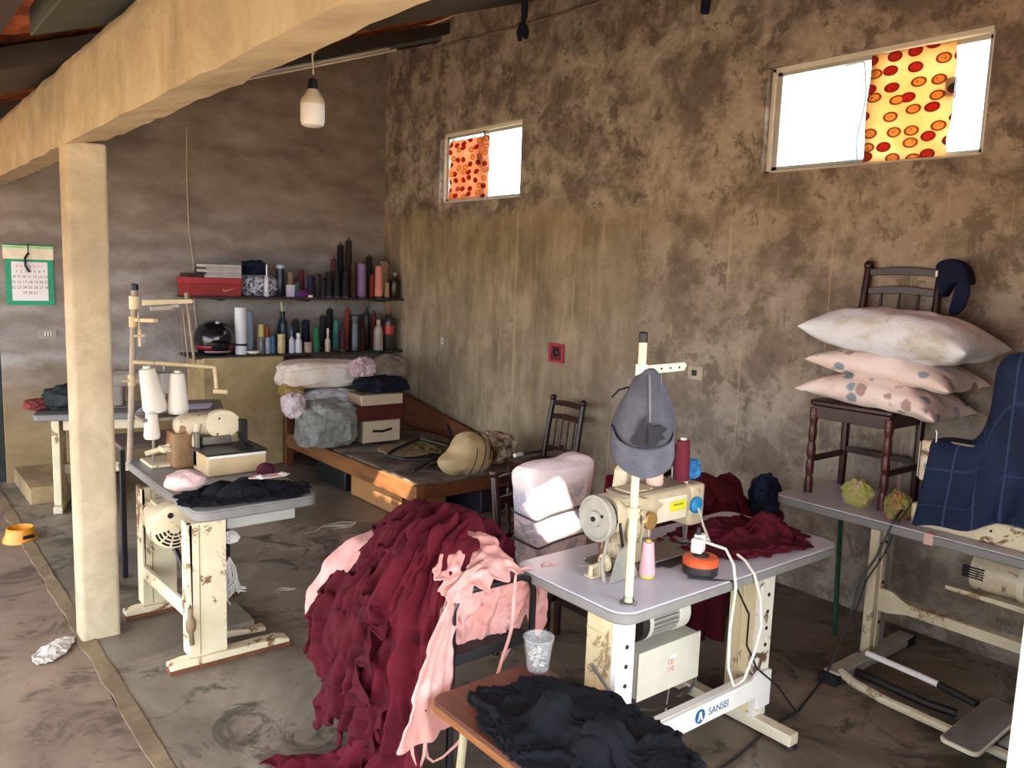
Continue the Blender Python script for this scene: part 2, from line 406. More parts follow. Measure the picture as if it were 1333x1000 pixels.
M_CONC = plaster_concrete('#8e7f69', '#a8977c', '#beae91')
M_WALLR = plaster_window_wall(); M_WALLB = plaster_shelf_wall()

mb = MB(); mb.box((XS, -1.5, -.15), (XR+.15, YB+.1, 0))
struct(mb, 'floor', floor_mat([(.3, '#534b40'), (.5, '#7a6e5e'), (.72, '#a19380')], '#3a342c', .3, .62))
mb = MB(); mb.box((-3.2, -1.5, -.15), (XS-.05, YB+.1, -.012))
struct(mb, 'floor_patio', floor_mat([(.3, '#5c4a3c'), (.5, '#7a6553'), (.72, '#927b66')], '#4a3c31', .6, .9))
# crumbled kerb strip between the two floors
mb = MB(); N = 120; vs = []
for i in range(N+1):
    y = -1.5+9*i/N; j = lambda s, a: a*mnoise.noise(Vector((y*5, s, 0)))
    vs += [(XS-.062+j(1, .02), y, -.1), (XS-.05+j(2, .022), y, -.002+j(5, .006)), (XS+.012+j(3, .02), y, .006+j(4, .005)), (XS+.03, y, -.1)]
mb.add(vs, [(4*i+k, 4*i+(k+1) % 4, 4*i+4+(k+1) % 4, 4*i+4+k) for i in range(N) for k in range(4)]+[(0, 1, 2, 3), (4*N, 4*N+3, 4*N+2, 4*N+1)])
struct(mb, 'trim_1', plaster_concrete('#5a4936', '#6d5b45', '#867154'), smooth=False)
mb = MB(); mb.box((-60, -60, -.3), (60, 60, -.16))
yt = NT('dry_earth'); yt.base(yt.ramp(yt.noise(.8, 8, .7), [(.3, '#937e63'), (.7, '#ad9879')]))
struct(mb, 'ground', yt.done(.95, 0, .1))

# window wall with its two openings
WIN = ((1.765, 3.01, 2.455, 3.07), (5.31, 6.50, 2.435, 3.065)); WT = .16
mb = MB(); ys = [1.0, WIN[0][0], WIN[0][1], WIN[1][0], WIN[1][1], YB+.16]
for k in (0, 2, 4): mb.box((XR, ys[k], -.15), (XR+WT, ys[k+1], 4.06))
for a in WIN:
    mb.box((XR, a[0], -.15), (XR+WT, a[1], a[2])); mb.box((XR, a[0], a[3]), (XR+WT, a[1], 4.06))
struct(mb, 'wall_right', M_WALLR, smooth=False)
# shelf wall, top following the roof; dark doorway at its left end
mb = MB(); X0 = .885
mb.prism([(X0, -.15), (XR, -.15), (XR, roofz(XR)-.05), (X0, roofz(X0)-.05)], YB, YB+.16)
mb.prism([(-1.2, 2.1), (X0, 2.1), (X0, roofz(X0)-.05), (-1.2, roofz(-1.2)-.05)], YB, YB+.16)
mb.box((-1.2, YB, -.15), (-.05, YB+.16, 2.1))
struct(mb, 'wall_back', M_WALLB, smooth=False)
mb = MB(); mb.box((-.05, YB+.06, 0), (X0, YB+.1, 2.1))
for k in range(3): mb.box((.03+.29*k, YB+.045, .12), (.26+.29*k, YB+.06, 1.98))
struct(mb, 'door_1', paint('#23282a', .5), bevel=.006)
# masonry block under the shelves, ledge at the wall foot
mb = MB(); mb.box((2.30, 7.06, 0), (3.03, YB, 1.0))
struct(mb, 'wall_shelf_pier', plaster_concrete('#97825d', '#b09a70', '#c4b087'), bevel=.012)
mb = MB(); mb.box((.93, 6.72, 0), (1.5, YB, .125)); mb.box((.925, 6.715, .118), (1.12, 6.78, .13))
struct(mb, 'baseboard_back', plaster_concrete('#77644a', '#8d7859', '#a8926c'), bevel=.012)
# front wall past the right table and its white door jamb
mb = MB(); mb.box((2.67, .62, -.15), (XR+WT, .77, 3.3)); struct(mb, 'wall_front', M_WALLR, smooth=False)

# column and beam
mb = MB(); mb.rbox((.757, 4.11, -.02), (.93, 4.26, 2.32), .022, 3); struct(mb, 'wall_column', M_CONC)
mb = MB(); N = 90; rows = []
for i in range(N+1):
    y = -1.2+8.7*i/N; q = lambda s, a, f=4: a*mnoise.fractal(Vector((y*f, s, 0)), .8, 2, 4)
    rows.append([(.755+q(1, .006), y, 2.30+q(2, .006)), (.93+q(3, .012, 9), y, 2.337+q(4, .012, 9)), (.93, y, 2.665), (.80, y, 2.665), (.772, y, 2.645+q(5, .01)), (.757+q(6, .006), y, 2.60)])
vs = [p for r in rows for p in r]; n = 6
mb.add(vs, [(i*n+k, i*n+(k+1) % n, (i+1)*n+(k+1) % n, (i+1)*n+k) for i in range(N) for k in range(n)]+[tuple(range(n)), tuple(range(N*n, N*n+n))[::-1]])
mb.box((.765, .7, 2.62), (.925, 2.93, 2.80))
struct(mb, 'wall_beam', M_CONC)

# roof: tiled skin on dark rafters
def tile_mat():
    t = NT('clay_tile'); n = t.noise(4, 7, .7); t.base(t.mix(t.ramp(t.noise(9, 5), [(.45, 0.0), (.6, .7)]), t.ramp(n, [(.3, '#8a4526'), (.7, '#c07048')]), '#4a2c20'))
    return t.done(.85, 0, .2)
SUN_HOLES = []
def roof_mesh(holes):
    mb = MB(); ny = 200; x0, x1 = -1.4, 4.7; nx = 122; Y0, Y1 = -1.5, 7.8; keep = []
    V = []
    for j in range(ny+1):
        y = Y0+(Y1-Y0)*j/ny
        for i in range(nx+1):
            x = x0+(x1-x0)*i/nx; V.append((x, y, roofz(x)+.02+.02*math.cos(y/.18*2*PI)+.012*((i % 8)/8)))
    for j in range(ny):
        for i in range(nx):
            cx = x0+(x1-x0)*(i+.5)/nx; cy = Y0+(Y1-Y0)*(j+.5)/ny
            if any(abs(cx-h[0]) < h[2] and abs(cy-h[1]) < h[3] for h in holes): continue
            keep.append((j*(nx+1)+i, j*(nx+1)+i+1, (j+1)*(nx+1)+i+1, (j+1)*(nx+1)+i))
    mb.add(V, keep); o = struct(mb, 'ceiling', tile_mat()); q = o.modifiers.new('thickness', 'SOLIDIFY'); q.thickness = .018; q.offset = 1
SUN = Vector((.42, .60, -.68)).normalized()
def roof_hit(p):
    p = Vector(p); d = -SUN; t = (roofz(0)+.02-p.z+.355*p.x)/(d.z-.355*d.x); return p+d*t
SPOTS = [((2.31, 2.53, .78), .12, .11), ((1.70, 3.80, 0), .06, .06), ((3.0, 5.10, .27), .055, .30)]  # where sun patches should land; out-of-view roof openings are added for them
for p, a, b in SPOTS:
    h = roof_hit(p); SUN_HOLES.append((h.x, h.y, a, b))
roof_mesh(SUN_HOLES)
M_DARKW = wood_mat('#1d1712', '#3a2e24', 3, (.6, 8, 8), .7)
def rafter(y0, y1, x0, x1, off, th, name, mat):
    mb = MB(); mb.prism([(x0, roofz(x0, off)), (x1, roofz(x1, off)), (x1, roofz(x1, off)+th), (x0, roofz(x0, off)+th)], y0, y1); return struct(mb, name, mat, bevel=.006)
rafter(2.97, 3.52, .55, XR, 2.668, .10, 'trim_2', paint('#3b3f38', .8, .2))
rafter(4.25, 5.08, -.5, XR, 2.668, .10, 'trim_3', M_DARKW)
rafter(6.38, 6.46, -.5, XR, 2.668, .10, 'trim_4', M_DARKW)
mb = MB()
for y0, y1, z0, z1 in ((6.50, 6.512, 0, .1), (6.50, 6.60, 0, .01), (6.50, 6.60, .09, .1)):   # galvanised channel
    mb.prism([(-.5, roofz(-.5, 2.625)+z0), (XR-.02, roofz(XR-.02, 2.625)+z0), (XR-.02, roofz(XR-.02, 2.625)+z1), (-.5, roofz(-.5, 2.625)+z1)], y0, y1)
struct(mb, 'trim_5', paint('#8d8a84', .35, .15, metal=.8))
mb = MB(); mb.box((.40, -1.0, roofz(.45)-.09), (.47, 4.2, roofz(.45)-.02)); struct(mb, 'trim_6', M_DARKW)
mb = MB(); P = grid((-.6, 1.2, roofz(-.6)-.05), (.98, 0, .98*.355), (0, 2.6, 0), 12, 24, lambda a, b, p: p+np.array([0, 0, -.05*math.sin(PI*a)*(1+.4*math.sin(b*19))]))
o = cloth_obj(P, 'ceiling_tarpaulin', paint('#7f8478', .6, .2), th=.003); o['kind'] = 'structure'
# galvanised conduit with a lashing at the roof, cable along the top of the window wall
mb = MB(); mb.tube([(2.0, 6.44, 3.09), (3.0, 6.44, 3.44), (3.72, 6.45, 3.70)], .013); mb.tube([(2.0, 6.36, 3.06), (3.0, 6.37, 3.41), (3.75, 6.38, 3.68)], .010)
one(mb, 'conduit', paint('#cfc8ba', .4, .1, metal=.3), 'thin pale conduit pipes running under the roof above the shelf wall', 'pipe')
mb = MB(); mb.tube([(4.22, 6.62, 3.80), (4.27, 6.2, 3.815), (4.275, 5.3, 3.77), (4.275, 4.5, 3.755), (4.275, 3.2, 3.78)], .011)
one(mb, 'wall_cable', paint('#7b6d60', .6), 'grey cable running along the top of the window wall', 'cable')

# windows
M_FRAME = paint('#d9d2c2', .45, .08); M_ALU = paint('#b9b6ae', .35, .08, metal=.3)
def glass_mat():
    t = NT('window_glass'); t.b.inputs['Transmission Weight'].default_value = 1; t.b.inputs['IOR'].default_value = 1.02; t.base('#f4faff'); return t.done(.02, 0, .3)
M_GLASS = glass_mat()
for n, (y0, y1, z0, z1) in enumerate(WIN):
    w = bpy.data.objects.new('window_%d' % (n+1), None); COL.objects.link(w); w.location = (XR, (y0+y1)/2, z0); w['kind'] = 'structure'
    f = .026; mb = MB(); xa, xb = XR+.045, XR+.12
    mb.box((xa, y0, z0), (xb, y0+f, z1)); mb.box((xa, y1-f, z0), (xb, y1, z1)); mb.box((xa, y0, z0), (xb, y1, z0+f*.8)); mb.box((xa, y0, z1-f), (xb, y1, z1))
    mb.build('window_frame', M_FRAME, w, bevel=.003)
    ym = y0+(y1-y0)*.5; mb = MB(); g = .02
    for a, b, dx in ((y0+f, ym+.02, .095), (ym-.02, y1-f, .065)):
        mb.box((XR+dx, a, z0+f), (XR+dx+.02, a+g*1.6, z1-f)); mb.box((XR+dx, b-g*1.6, z0+f), (XR+dx+.02, b, z1-f)); mb.box((XR+dx, a, z0+f), (XR+dx+.02, b, z0+f+g)); mb.box((XR+dx, a, z1-f-g), (XR+dx+.02, b, z1-f))
    mb.build('window_sash', M_ALU, w, bevel=.002)
    mb = MB(); mb.box((XR+.103, y0+f+.02, z0+f+.01), (XR+.107, ym, z1-f-.01)); mb.box((XR+.073, ym, z0+f+.01), (XR+.077, y1-f-.02, z1-f-.01)); mb.build('window_pane', M_GLASS, w)
    mb = MB(); ly = y0+.19 if n == 0 else y0+.62; mb.box((XR+.055, ly, (z0+z1)/2+.0), (XR+.09, ly+.045, (z0+z1)/2+.10)); mb.build('window_latch', paint('#20242c', .4), w, bevel=.004)
def wrapper_mat(a, b, red, sc):
    t = NT('printed_wrapper'); co = t.coords((1, .85, 1.3))
    sp_ = t.n('ShaderNodeSeparateXYZ'); t.l(co, sp_.inputs[0]); cb_ = t.n('ShaderNodeCombineXYZ'); t.l(sp_.outputs['Y'], cb_.inputs['X']); t.l(sp_.outputs['Z'], cb_.inputs['Y'])
    v = t.n('ShaderNodeTexVoronoi', feature='F1', voronoi_dimensions='2D'); v.inputs['Scale'].default_value = sc; v.inputs['Randomness'].default_value = .6; t.l(cb_.outputs[0], v.inputs['Vector'])
    d = v.outputs['Distance']; col = t.ramp(t.noise(3, 3), [(.35, a), (.65, b)])
    spot = t.ramp(d, [(.33, 1.0), (.35, 0.0)]); ring = t.math('MULTIPLY', t.ramp(d, [(.22, 0.0), (.25, 1.0)]), spot)
    sx = t.n('ShaderNodeSeparateColor'); t.l(v.outputs['Color'], sx.inputs[0]); pick = t.ramp(sx.outputs[0], [(.45, 0.0), (.49, 1.0)])
    inner = t.mix(pick, '#e8a860', red); col = t.mix(spot, col, inner); col = t.mix(t.math('MULTIPLY', ring, .8), col, '#8a2a1c')
    col = t.mix(t.math('MULTIPLY', t.ramp(t.noise(60, 2, .5, .2, t.coords((1, 1, 3))), [(.58, 0.0), (.6, 1.0)]), t.ramp(d, [(.15, .8), (.2, 0.0)])), col, '#5a1712')
    t.base(col); tr = t.n('ShaderNodeBsdfTranslucent'); t.l(col, tr.inputs['Color']); mx = t.n('ShaderNodeMixShader'); mx.inputs[0].default_value = .62
    out = t.t.nodes['Material Output']; t.l(t.b.outputs[0], mx.inputs[1]); t.l(tr.outputs[0], mx.inputs[2]); t.l(mx.outputs[0], out.inputs['Surface'])
    t.b.inputs['Roughness'].default_value = .5; return t.m
def sheet(y0, y1, z0, z1, x, mat, label, seed, fold):
    P = grid((x, y1, z0), (0, y0-y1, 0), (0, 0, z1-z0), 22, 26, lambda a, b, p: p+np.array([.010*math.sin(b*fold+seed+2*a)+.008*mnoise.noise(Vector((a*5, b*6, seed))), .015*mnoise.noise(Vector((b*4, seed, 0)))*(1 if a > .5 else 0), -.012*a*(1 if b > .9 else 0)+.01*mnoise.noise(Vector((a*4, seed, 3)))*(b > .95 or b < .05)]))
    o = cloth_obj(P, 'printed_sheet', mat, th=.0012, sub=1); tag(o, label, 'window cover', 'wrapper sheets taped over the windows'); return o
sheet(1.95, 2.40, 2.475, 3.04, XR+.044, wrapper_mat('#f4dfae', '#efc98c', '#c8402c', 10), 'yellow sheet printed with red ovals taped over the large window', 1, 8)
sheet(5.80, 6.40, 2.47, 3.0, XR+.044, wrapper_mat('#ebbf9f', '#e2a27c', '#b83e2c', 11.5), 'orange printed sheet taped over the small window near the corner', 4, 16)
P = grid((XR+.06, 2.56, 2.48), (0, -.13, 0), (0, 0, .54), 6, 16, lambda a, b, p: p+np.array([.006*math.sin(b*9+a*3), .012*math.sin(b*7), 0]))
t = NT('clear_plastic'); t.base('#cfe3e6'); t.b.inputs['Transmission Weight'].default_value = .6
o = cloth_obj(P, 'plastic_strip', t.done(.35), th=.001); tag(o, 'translucent bluish plastic strip beside the mullion of the large window', 'plastic')
# ================================================================== BACK WALL, SHELVES
M_BLACK = paint('#15151a', .45, .2); M_IRON = paint('#2a2523', .6, .3, metal=.4); M_CREAM = paint('#d8c9a6', .45, .10, 5, wear='#7a5a38'); M_CREAM2 = paint('#cfc3a8', .4, .08, 5)
M_STEEL = paint('#9a9690', .3, .15, metal=.9); M_WHITE = paint('#e4dfd5', .5, .05); M_TOPSKYLIT = paint('#bdbdc5', .28, .06, 8)  # last one: table-top grey paled, sky light put into the colour
# calendar
cx = 1.10; cal = thing('wall_calendar', 'wall calendar with green border hanging left of the concrete column', 'calendar', (cx, YB-.004, 1.43))
def sheetbox(name, x0, x1, z0, z1, y0, y1, mat, par): q = MB(); q.box((x0, y0, z0), (x1, y1, z1)); return q.build(name, mat, par)
sheetbox('backing_card', cx-.165, cx+.165, 1.43, 1.79, YB-.012, YB-.004, paint('#1d9c74', .5), cal)
hd = sheetbox('header_strip', cx-.178, cx+.172, 1.79, 1.905, YB-.012, YB-.004, paint('#e9e0c6', .6), cal)
q = MB(); q.box((cx-.178, YB-.0135, 1.875), (cx+.172, YB-.012, 1.893)); q.build('green_rule', paint('#9fd89a', .6), hd)
q = MB(); q.box((cx-.178, YB-.0135, 1.896), (cx+.172, YB-.012, 1.905)); q.build('green_edge', paint('#1c7a58', .6), hd)
pg = sheetbox('month_page', cx-.125, cx+.125, 1.465, 1.77, YB-.016, YB-.012, paint('#ece8ea', .6, .03), cal)
VF = Matrix(((1, 0, 0, 0), (0, 0, -1, 0), (0, 1, 0, 0), (0, 0, 0, 1)))      # text facing -y
day = 1; M_INK = paint('#4a4650', .6); M_INKR = paint('#b04a4a', .6)
text_mesh('D  S  T  Q  Q  S  S', .024, 'weekday_row', M_INKR, T(cx, YB-.0165, 1.735) @ VF, pg)
for r in range(5):
    row = ' '.join('%2d' % (day+i) for i in range(7) if day+i < 32); day += 7
    text_mesh(row, .03, 'date_row', M_INK, T(cx, YB-.0165, 1.695-.042*r) @ VF, pg)
q = MB(); q.tube([(cx-.005, YB-.018, 1.84), (cx-.03, YB-.03, 1.80), (cx-.03, YB-.03, 1.74), (cx-.005, YB-.03, 1.69)], .009); q.tube([(cx-.005, YB-.012, 1.91), (cx-.005, YB-.018, 1.84)], .004)
q.build('hanging_hook', M_BLACK, cal)
def outlet(name, loc, w, h, axis, plate, label, cat='socket', slots=2, dark=None):
    t = thing(name, label, cat, loc); x, y, z = loc; q = MB(); q2 = MB()
    if axis == 'y':
        q.rbox((-w/2, -h/2, 0), (w/2, h/2, .009), .006, 3, T(x, y, z) @ VF)
        q2.box((x-w*.18, y-.012, z-h*.16), (x+w*.18, y-.008, z+h*.2))
    else:
        W = T(x, y, z) @ Matrix(((0, 0, -1, 0), (-1, 0, 0, 0), (0, 1, 0, 0), (0, 0, 0, 1)))
        q.rbox((-w/2, -h/2, 0), (w/2, h/2, .009), .006, 3, W); q2.box((-w*.2, -h*.22, .009), (w*.12, h*.22, .013), W)
    q.build('cover_plate', plate, t); d = q2.build('insert', dark or M_WHITE, t)
    q3 = MB()
    for k in range(slots):
        o = (k-.5*(slots-1))*.02
        if axis == 'y': q3.box((x+o-.004, y-.0135, z-.012), (x+o+.004, y-.0115, z+.014))
        else: q3.box((o-.005, -.018, .013), (o+.005, .018, .0145), W)
    q3.build('slot', M_BLACK, d); return t
outlet('light_switch', (1.21, YB-.001, 1.2), .13, .08, 'y', paint('#9d948a', .5), 'grey switch plate on the wall below the calendar', 'switch')
outlet('wall_outlet', (XR-.001, 6.37, 1.165), .085, .13, 'x', paint('#8f8272', .6), 'white outlet on the window wall next to the shelves', slots=1)
outlet('wall_outlet', (XR-.001, 3.40, 1.205), .12, .085, 'x', paint('#b5a890', .5), 'cream outlet with dark socket beside the thread stand arm', dark=M_BLACK, slots=1)
# red junction box
jb = thing('junction_box', 'open red plastic junction box set into the window wall', 'electrical box', (XR, 4.765, 1.205)); q = MB(); y, z = 4.765, 1.205
for a, b, c, d in ((-.085, .085, .055, .075), (-.085, .085, -.075, -.055), (-.085, -.058, -.055, .055), (.058, .085, -.055, .055)): q.box((XR-.02, y+a, z+c), (XR+.0, y+b, z+d))
q.build('box_rim', paint('#a8303c', .5), jb, bevel=.004)
q = MB(); q.box((XR-.006, y-.06, z-.056), (XR-.001, y+.06, z+.056)); q.build('box_inside', paint('#5a1a20', .7), jb)
q = MB(); q.blob((XR-.012, y+.005, z+.005), (.012, .03, .03), 12, 8); q.build('wire_stub', M_BLACK, jb)

# shelf boards and their bracket
for nm, z, lab in (('wall_shelf', 1.53, 'upper dark shelf board across the back wall corner'), ('wall_shelf', 1.015, 'lower dark shelf board resting on the masonry block')):
    t = thing(nm, lab, 'shelf', (3.26, YB, z)); q = MB(); q.box((2.23, 7.08, z-.022), (XR-.004, YB-.003, z)); q.build('board', wood_mat('#241c15', '#40352a', 3, (.6, 8, 8), .6), t, bevel=.003)
    q = MB()
    for xx in (2.5, 3.3, 4.1): q.box((xx, 7.16, z-.04), (xx+.03, YB-.003, z-.022))
    q.build('batten', M_DARKW, t)
ZU, ZL = 1.53, 1.015
def zp(zx, zy, Y): return at(230+zx/4.04, 300+zy/4.04, 1, Y)
# red shoe box with a white swoosh
bx = zp(190, 335, 7.12).x; bx1 = zp(345, 335, 7.12).x
sb = thing('shoe_box', 'red shoe box with a pale swoosh at the left end of the upper shelf', 'box', ((bx+bx1)/2, 7.2, ZU)); q = MB()
q.box((bx-.20, 7.14, ZU), (bx1, 7.42, ZU+.105)); q.build('box_body', paint('#8e2a30', .55), sb, bevel=.003)
q = MB(); q.box((bx-.206, 7.133, ZU+.105), (bx1+.006, 7.426, ZU+.16)); q.build('box_lid', paint('#a4343a', .55), sb, bevel=.003)
q = MB(); c = (bx*.45+bx1*.55, ZU+.06)
top = [(-.045, .004), (-.05, -.012), (-.03, -.022), (.0, -.014), (.06, .018), (.0, -.004), (-.025, -.010), (-.036, -.004)]
q.prism([(c[0]+a, c[1]+b) for a, b in top], 7.1375, 7.1398); q.build('swoosh_mark', paint('#c98a86', .5), sb)
# magazines stacked on the box
z = ZU+.16
for k, (cc, lab) in enumerate((('#d9d6d2', 'lowest white magazine on the red shoe box'), ('#4e4a52', 'dark grey magazine second in the pile on the red shoe box'), ('#dedbd8', 'white magazine in the middle of the pile on the red shoe box'), ('#5b5561', 'dark magazine second from the top on the red shoe box'), ('#d2cfcc', 'topmost white magazine on the red shoe box'))):
    q = MB(); q.box((-.155, -.11, 0), (.155, .11, .022)); q.mat(1).box((-.15, -.1105, .004), (.15, -.1095, .018))
    o = one(q, 'magazine', [paint(cc, .5), paint('#b9b4ae', .7)], lab, 'magazine', 'magazines on the shoe box', bevel=.002); o.location = ((bx+bx1)/2-.02+.01*(k % 2), 7.27, z); o.rotation_euler.z = .05*(-1)**k; z += .0223
q = MB(); q.box((-.09, -.09, 0), (.09, .09, .03)); o = one(q, 'book', paint('#3a2a22', .6), 'flat dark brown book at the far left on the shoe box lid', 'book', bevel=.003); o.location = (bx-.105, 7.29, ZU+.1605)
def heap(name, label, cat, c, rad, mat, seed=0, amp=.16, fr=2.6, flat=-.75, group=None, nu=52, nv=32, M=None, power=.9, wr=.07):
    q = MB(); q.blob((0, 0, 0), rad, nu, nv, amp, fr, seed, flat*rad[2] if flat is not None else None, power, M, wr); zmin = min(v[2] for v in q.v)
    q.v = [(x, y, z-zmin) for x, y, z in q.v]; o = q.build(name, mat, sub=1); o.location = c; return tag(o, label, cat, group)
# plastic bag of remnants and the navy bundle on top
t = NT('speckled_plastic'); n = t.noise(34, 4, .7); t.base(t.ramp(n, [(.38, '#2b2d3c'), (.47, '#8d93ad'), (.56, '#dcdde6')])); t.bump(t.noise(20, 6, .7, .5), .8, .02); M_SPECK = t.done(.25, 0, .6)
heap('plastic_bag', 'white and blue speckled plastic bag of scraps on the upper shelf', 'bag', (2.92, 7.345, ZU), (.19, .12, .11), M_SPECK, 3)
heap('cloth_bundle', 'small navy cloth bundle on top of the speckled bag', 'cloth', (2.86, 7.34, ZU+.19), (.115, .09, .075), cloth_mat('#1b2036'), 5, .3, 3.5)
heap('folded_cloth', 'folded purple cloth lying in front of the upper shelf threads', 'cloth', (3.24, 7.125, ZU), (.07, .035, .038), cloth_mat('#5a2c63'), 8, .12)
q = MB(); q.box((-.05, -.012, 0), (.05, .012, .11)); o = one(q, 'paper_packet', paint('#c9c6da', .6), 'lilac paper packet standing beside the speckled bag', 'packet', bevel=.003); o.location = (3.15, 7.17, ZU+.001); 
# bottles, jars, cones
def jar(name, label, cat, x, y, z, r, h, body, cap=None, neck=.45, caph=.14, group=None, lab2=None):
    t = thing(name, label, cat, (x, y, z), 0, group); hb = h*(1-caph); q = MB()
    q.lathe([(r*.92, 0), (r, .006), (r, hb*.72), (r*.9, hb*.82), (r*neck, hb*.92), (r*neck, hb)], (x, y, z), 18); q.build('bottle_body', body, t)
    q = MB(); rr = r*neck*1.12 if neck < .9 else r; q.lathe([(rr, hb), (rr, h*.985), (rr*.85, h)], (x, y, z), 16); q.build('cap', cap or M_BLACK, t); return t
def cone(x, y, z, r, h, col, label, group, name='thread_cone', tilt=None, core='#d8d2c4', taper=.62, tip=.045):
    t = thing(name, label, 'thread', (x, y, z), 0, group); q = MB()
    q.lathe([(r*.96, .012*h/.2), (r, .022*h/.2), (r*.985, h*.16), (r*(taper+.04), h*.93), (r*taper*.8, h*.95)], (x, y, z), 20); q.build('wound_thread', thread_mat(col), t)
    q = MB(); q.lathe([(r*.88, 0), (r*.9, .012*h/.2), (r*taper*.5, h*.94), (r*taper*.5, h*(1-.0)), (r*taper*.4, h)], (x, y, z), 14); q.build('cone_core', paint(core, .5), t)
    if tilt: t.rotation_euler = tilt
    return t
GU, GL = 'thread cones on the upper shelf', 'thread cones on the lower shelf'
def shelf_item(kind, zx, zt, w, row, col, label, zb=None, cap=None, up=True, taper=.7, neck=.45, caph=.14):
    Y = 7.15 if row == 0 else (7.27 if row == 1 else 7.4); zs = ZU if up else ZL
    p = zp(zx, zt, Y); x = min(p.x, XR-.05); h = max(.05, p.z-zs); r = w/4.04/2*mpp(p)
    if kind == 'c': return cone(x, Y, zs, r, h, col, label, GU if up else GL, taper=taper, core='#4a4540')
    return jar('bottle' if kind == 'b' else 'jar', label, 'bottle' if kind == 'b' else 'jar', x, Y, zs, r, h, paint(col, .3, .1), paint(cap, .4) if cap else None, neck, caph)
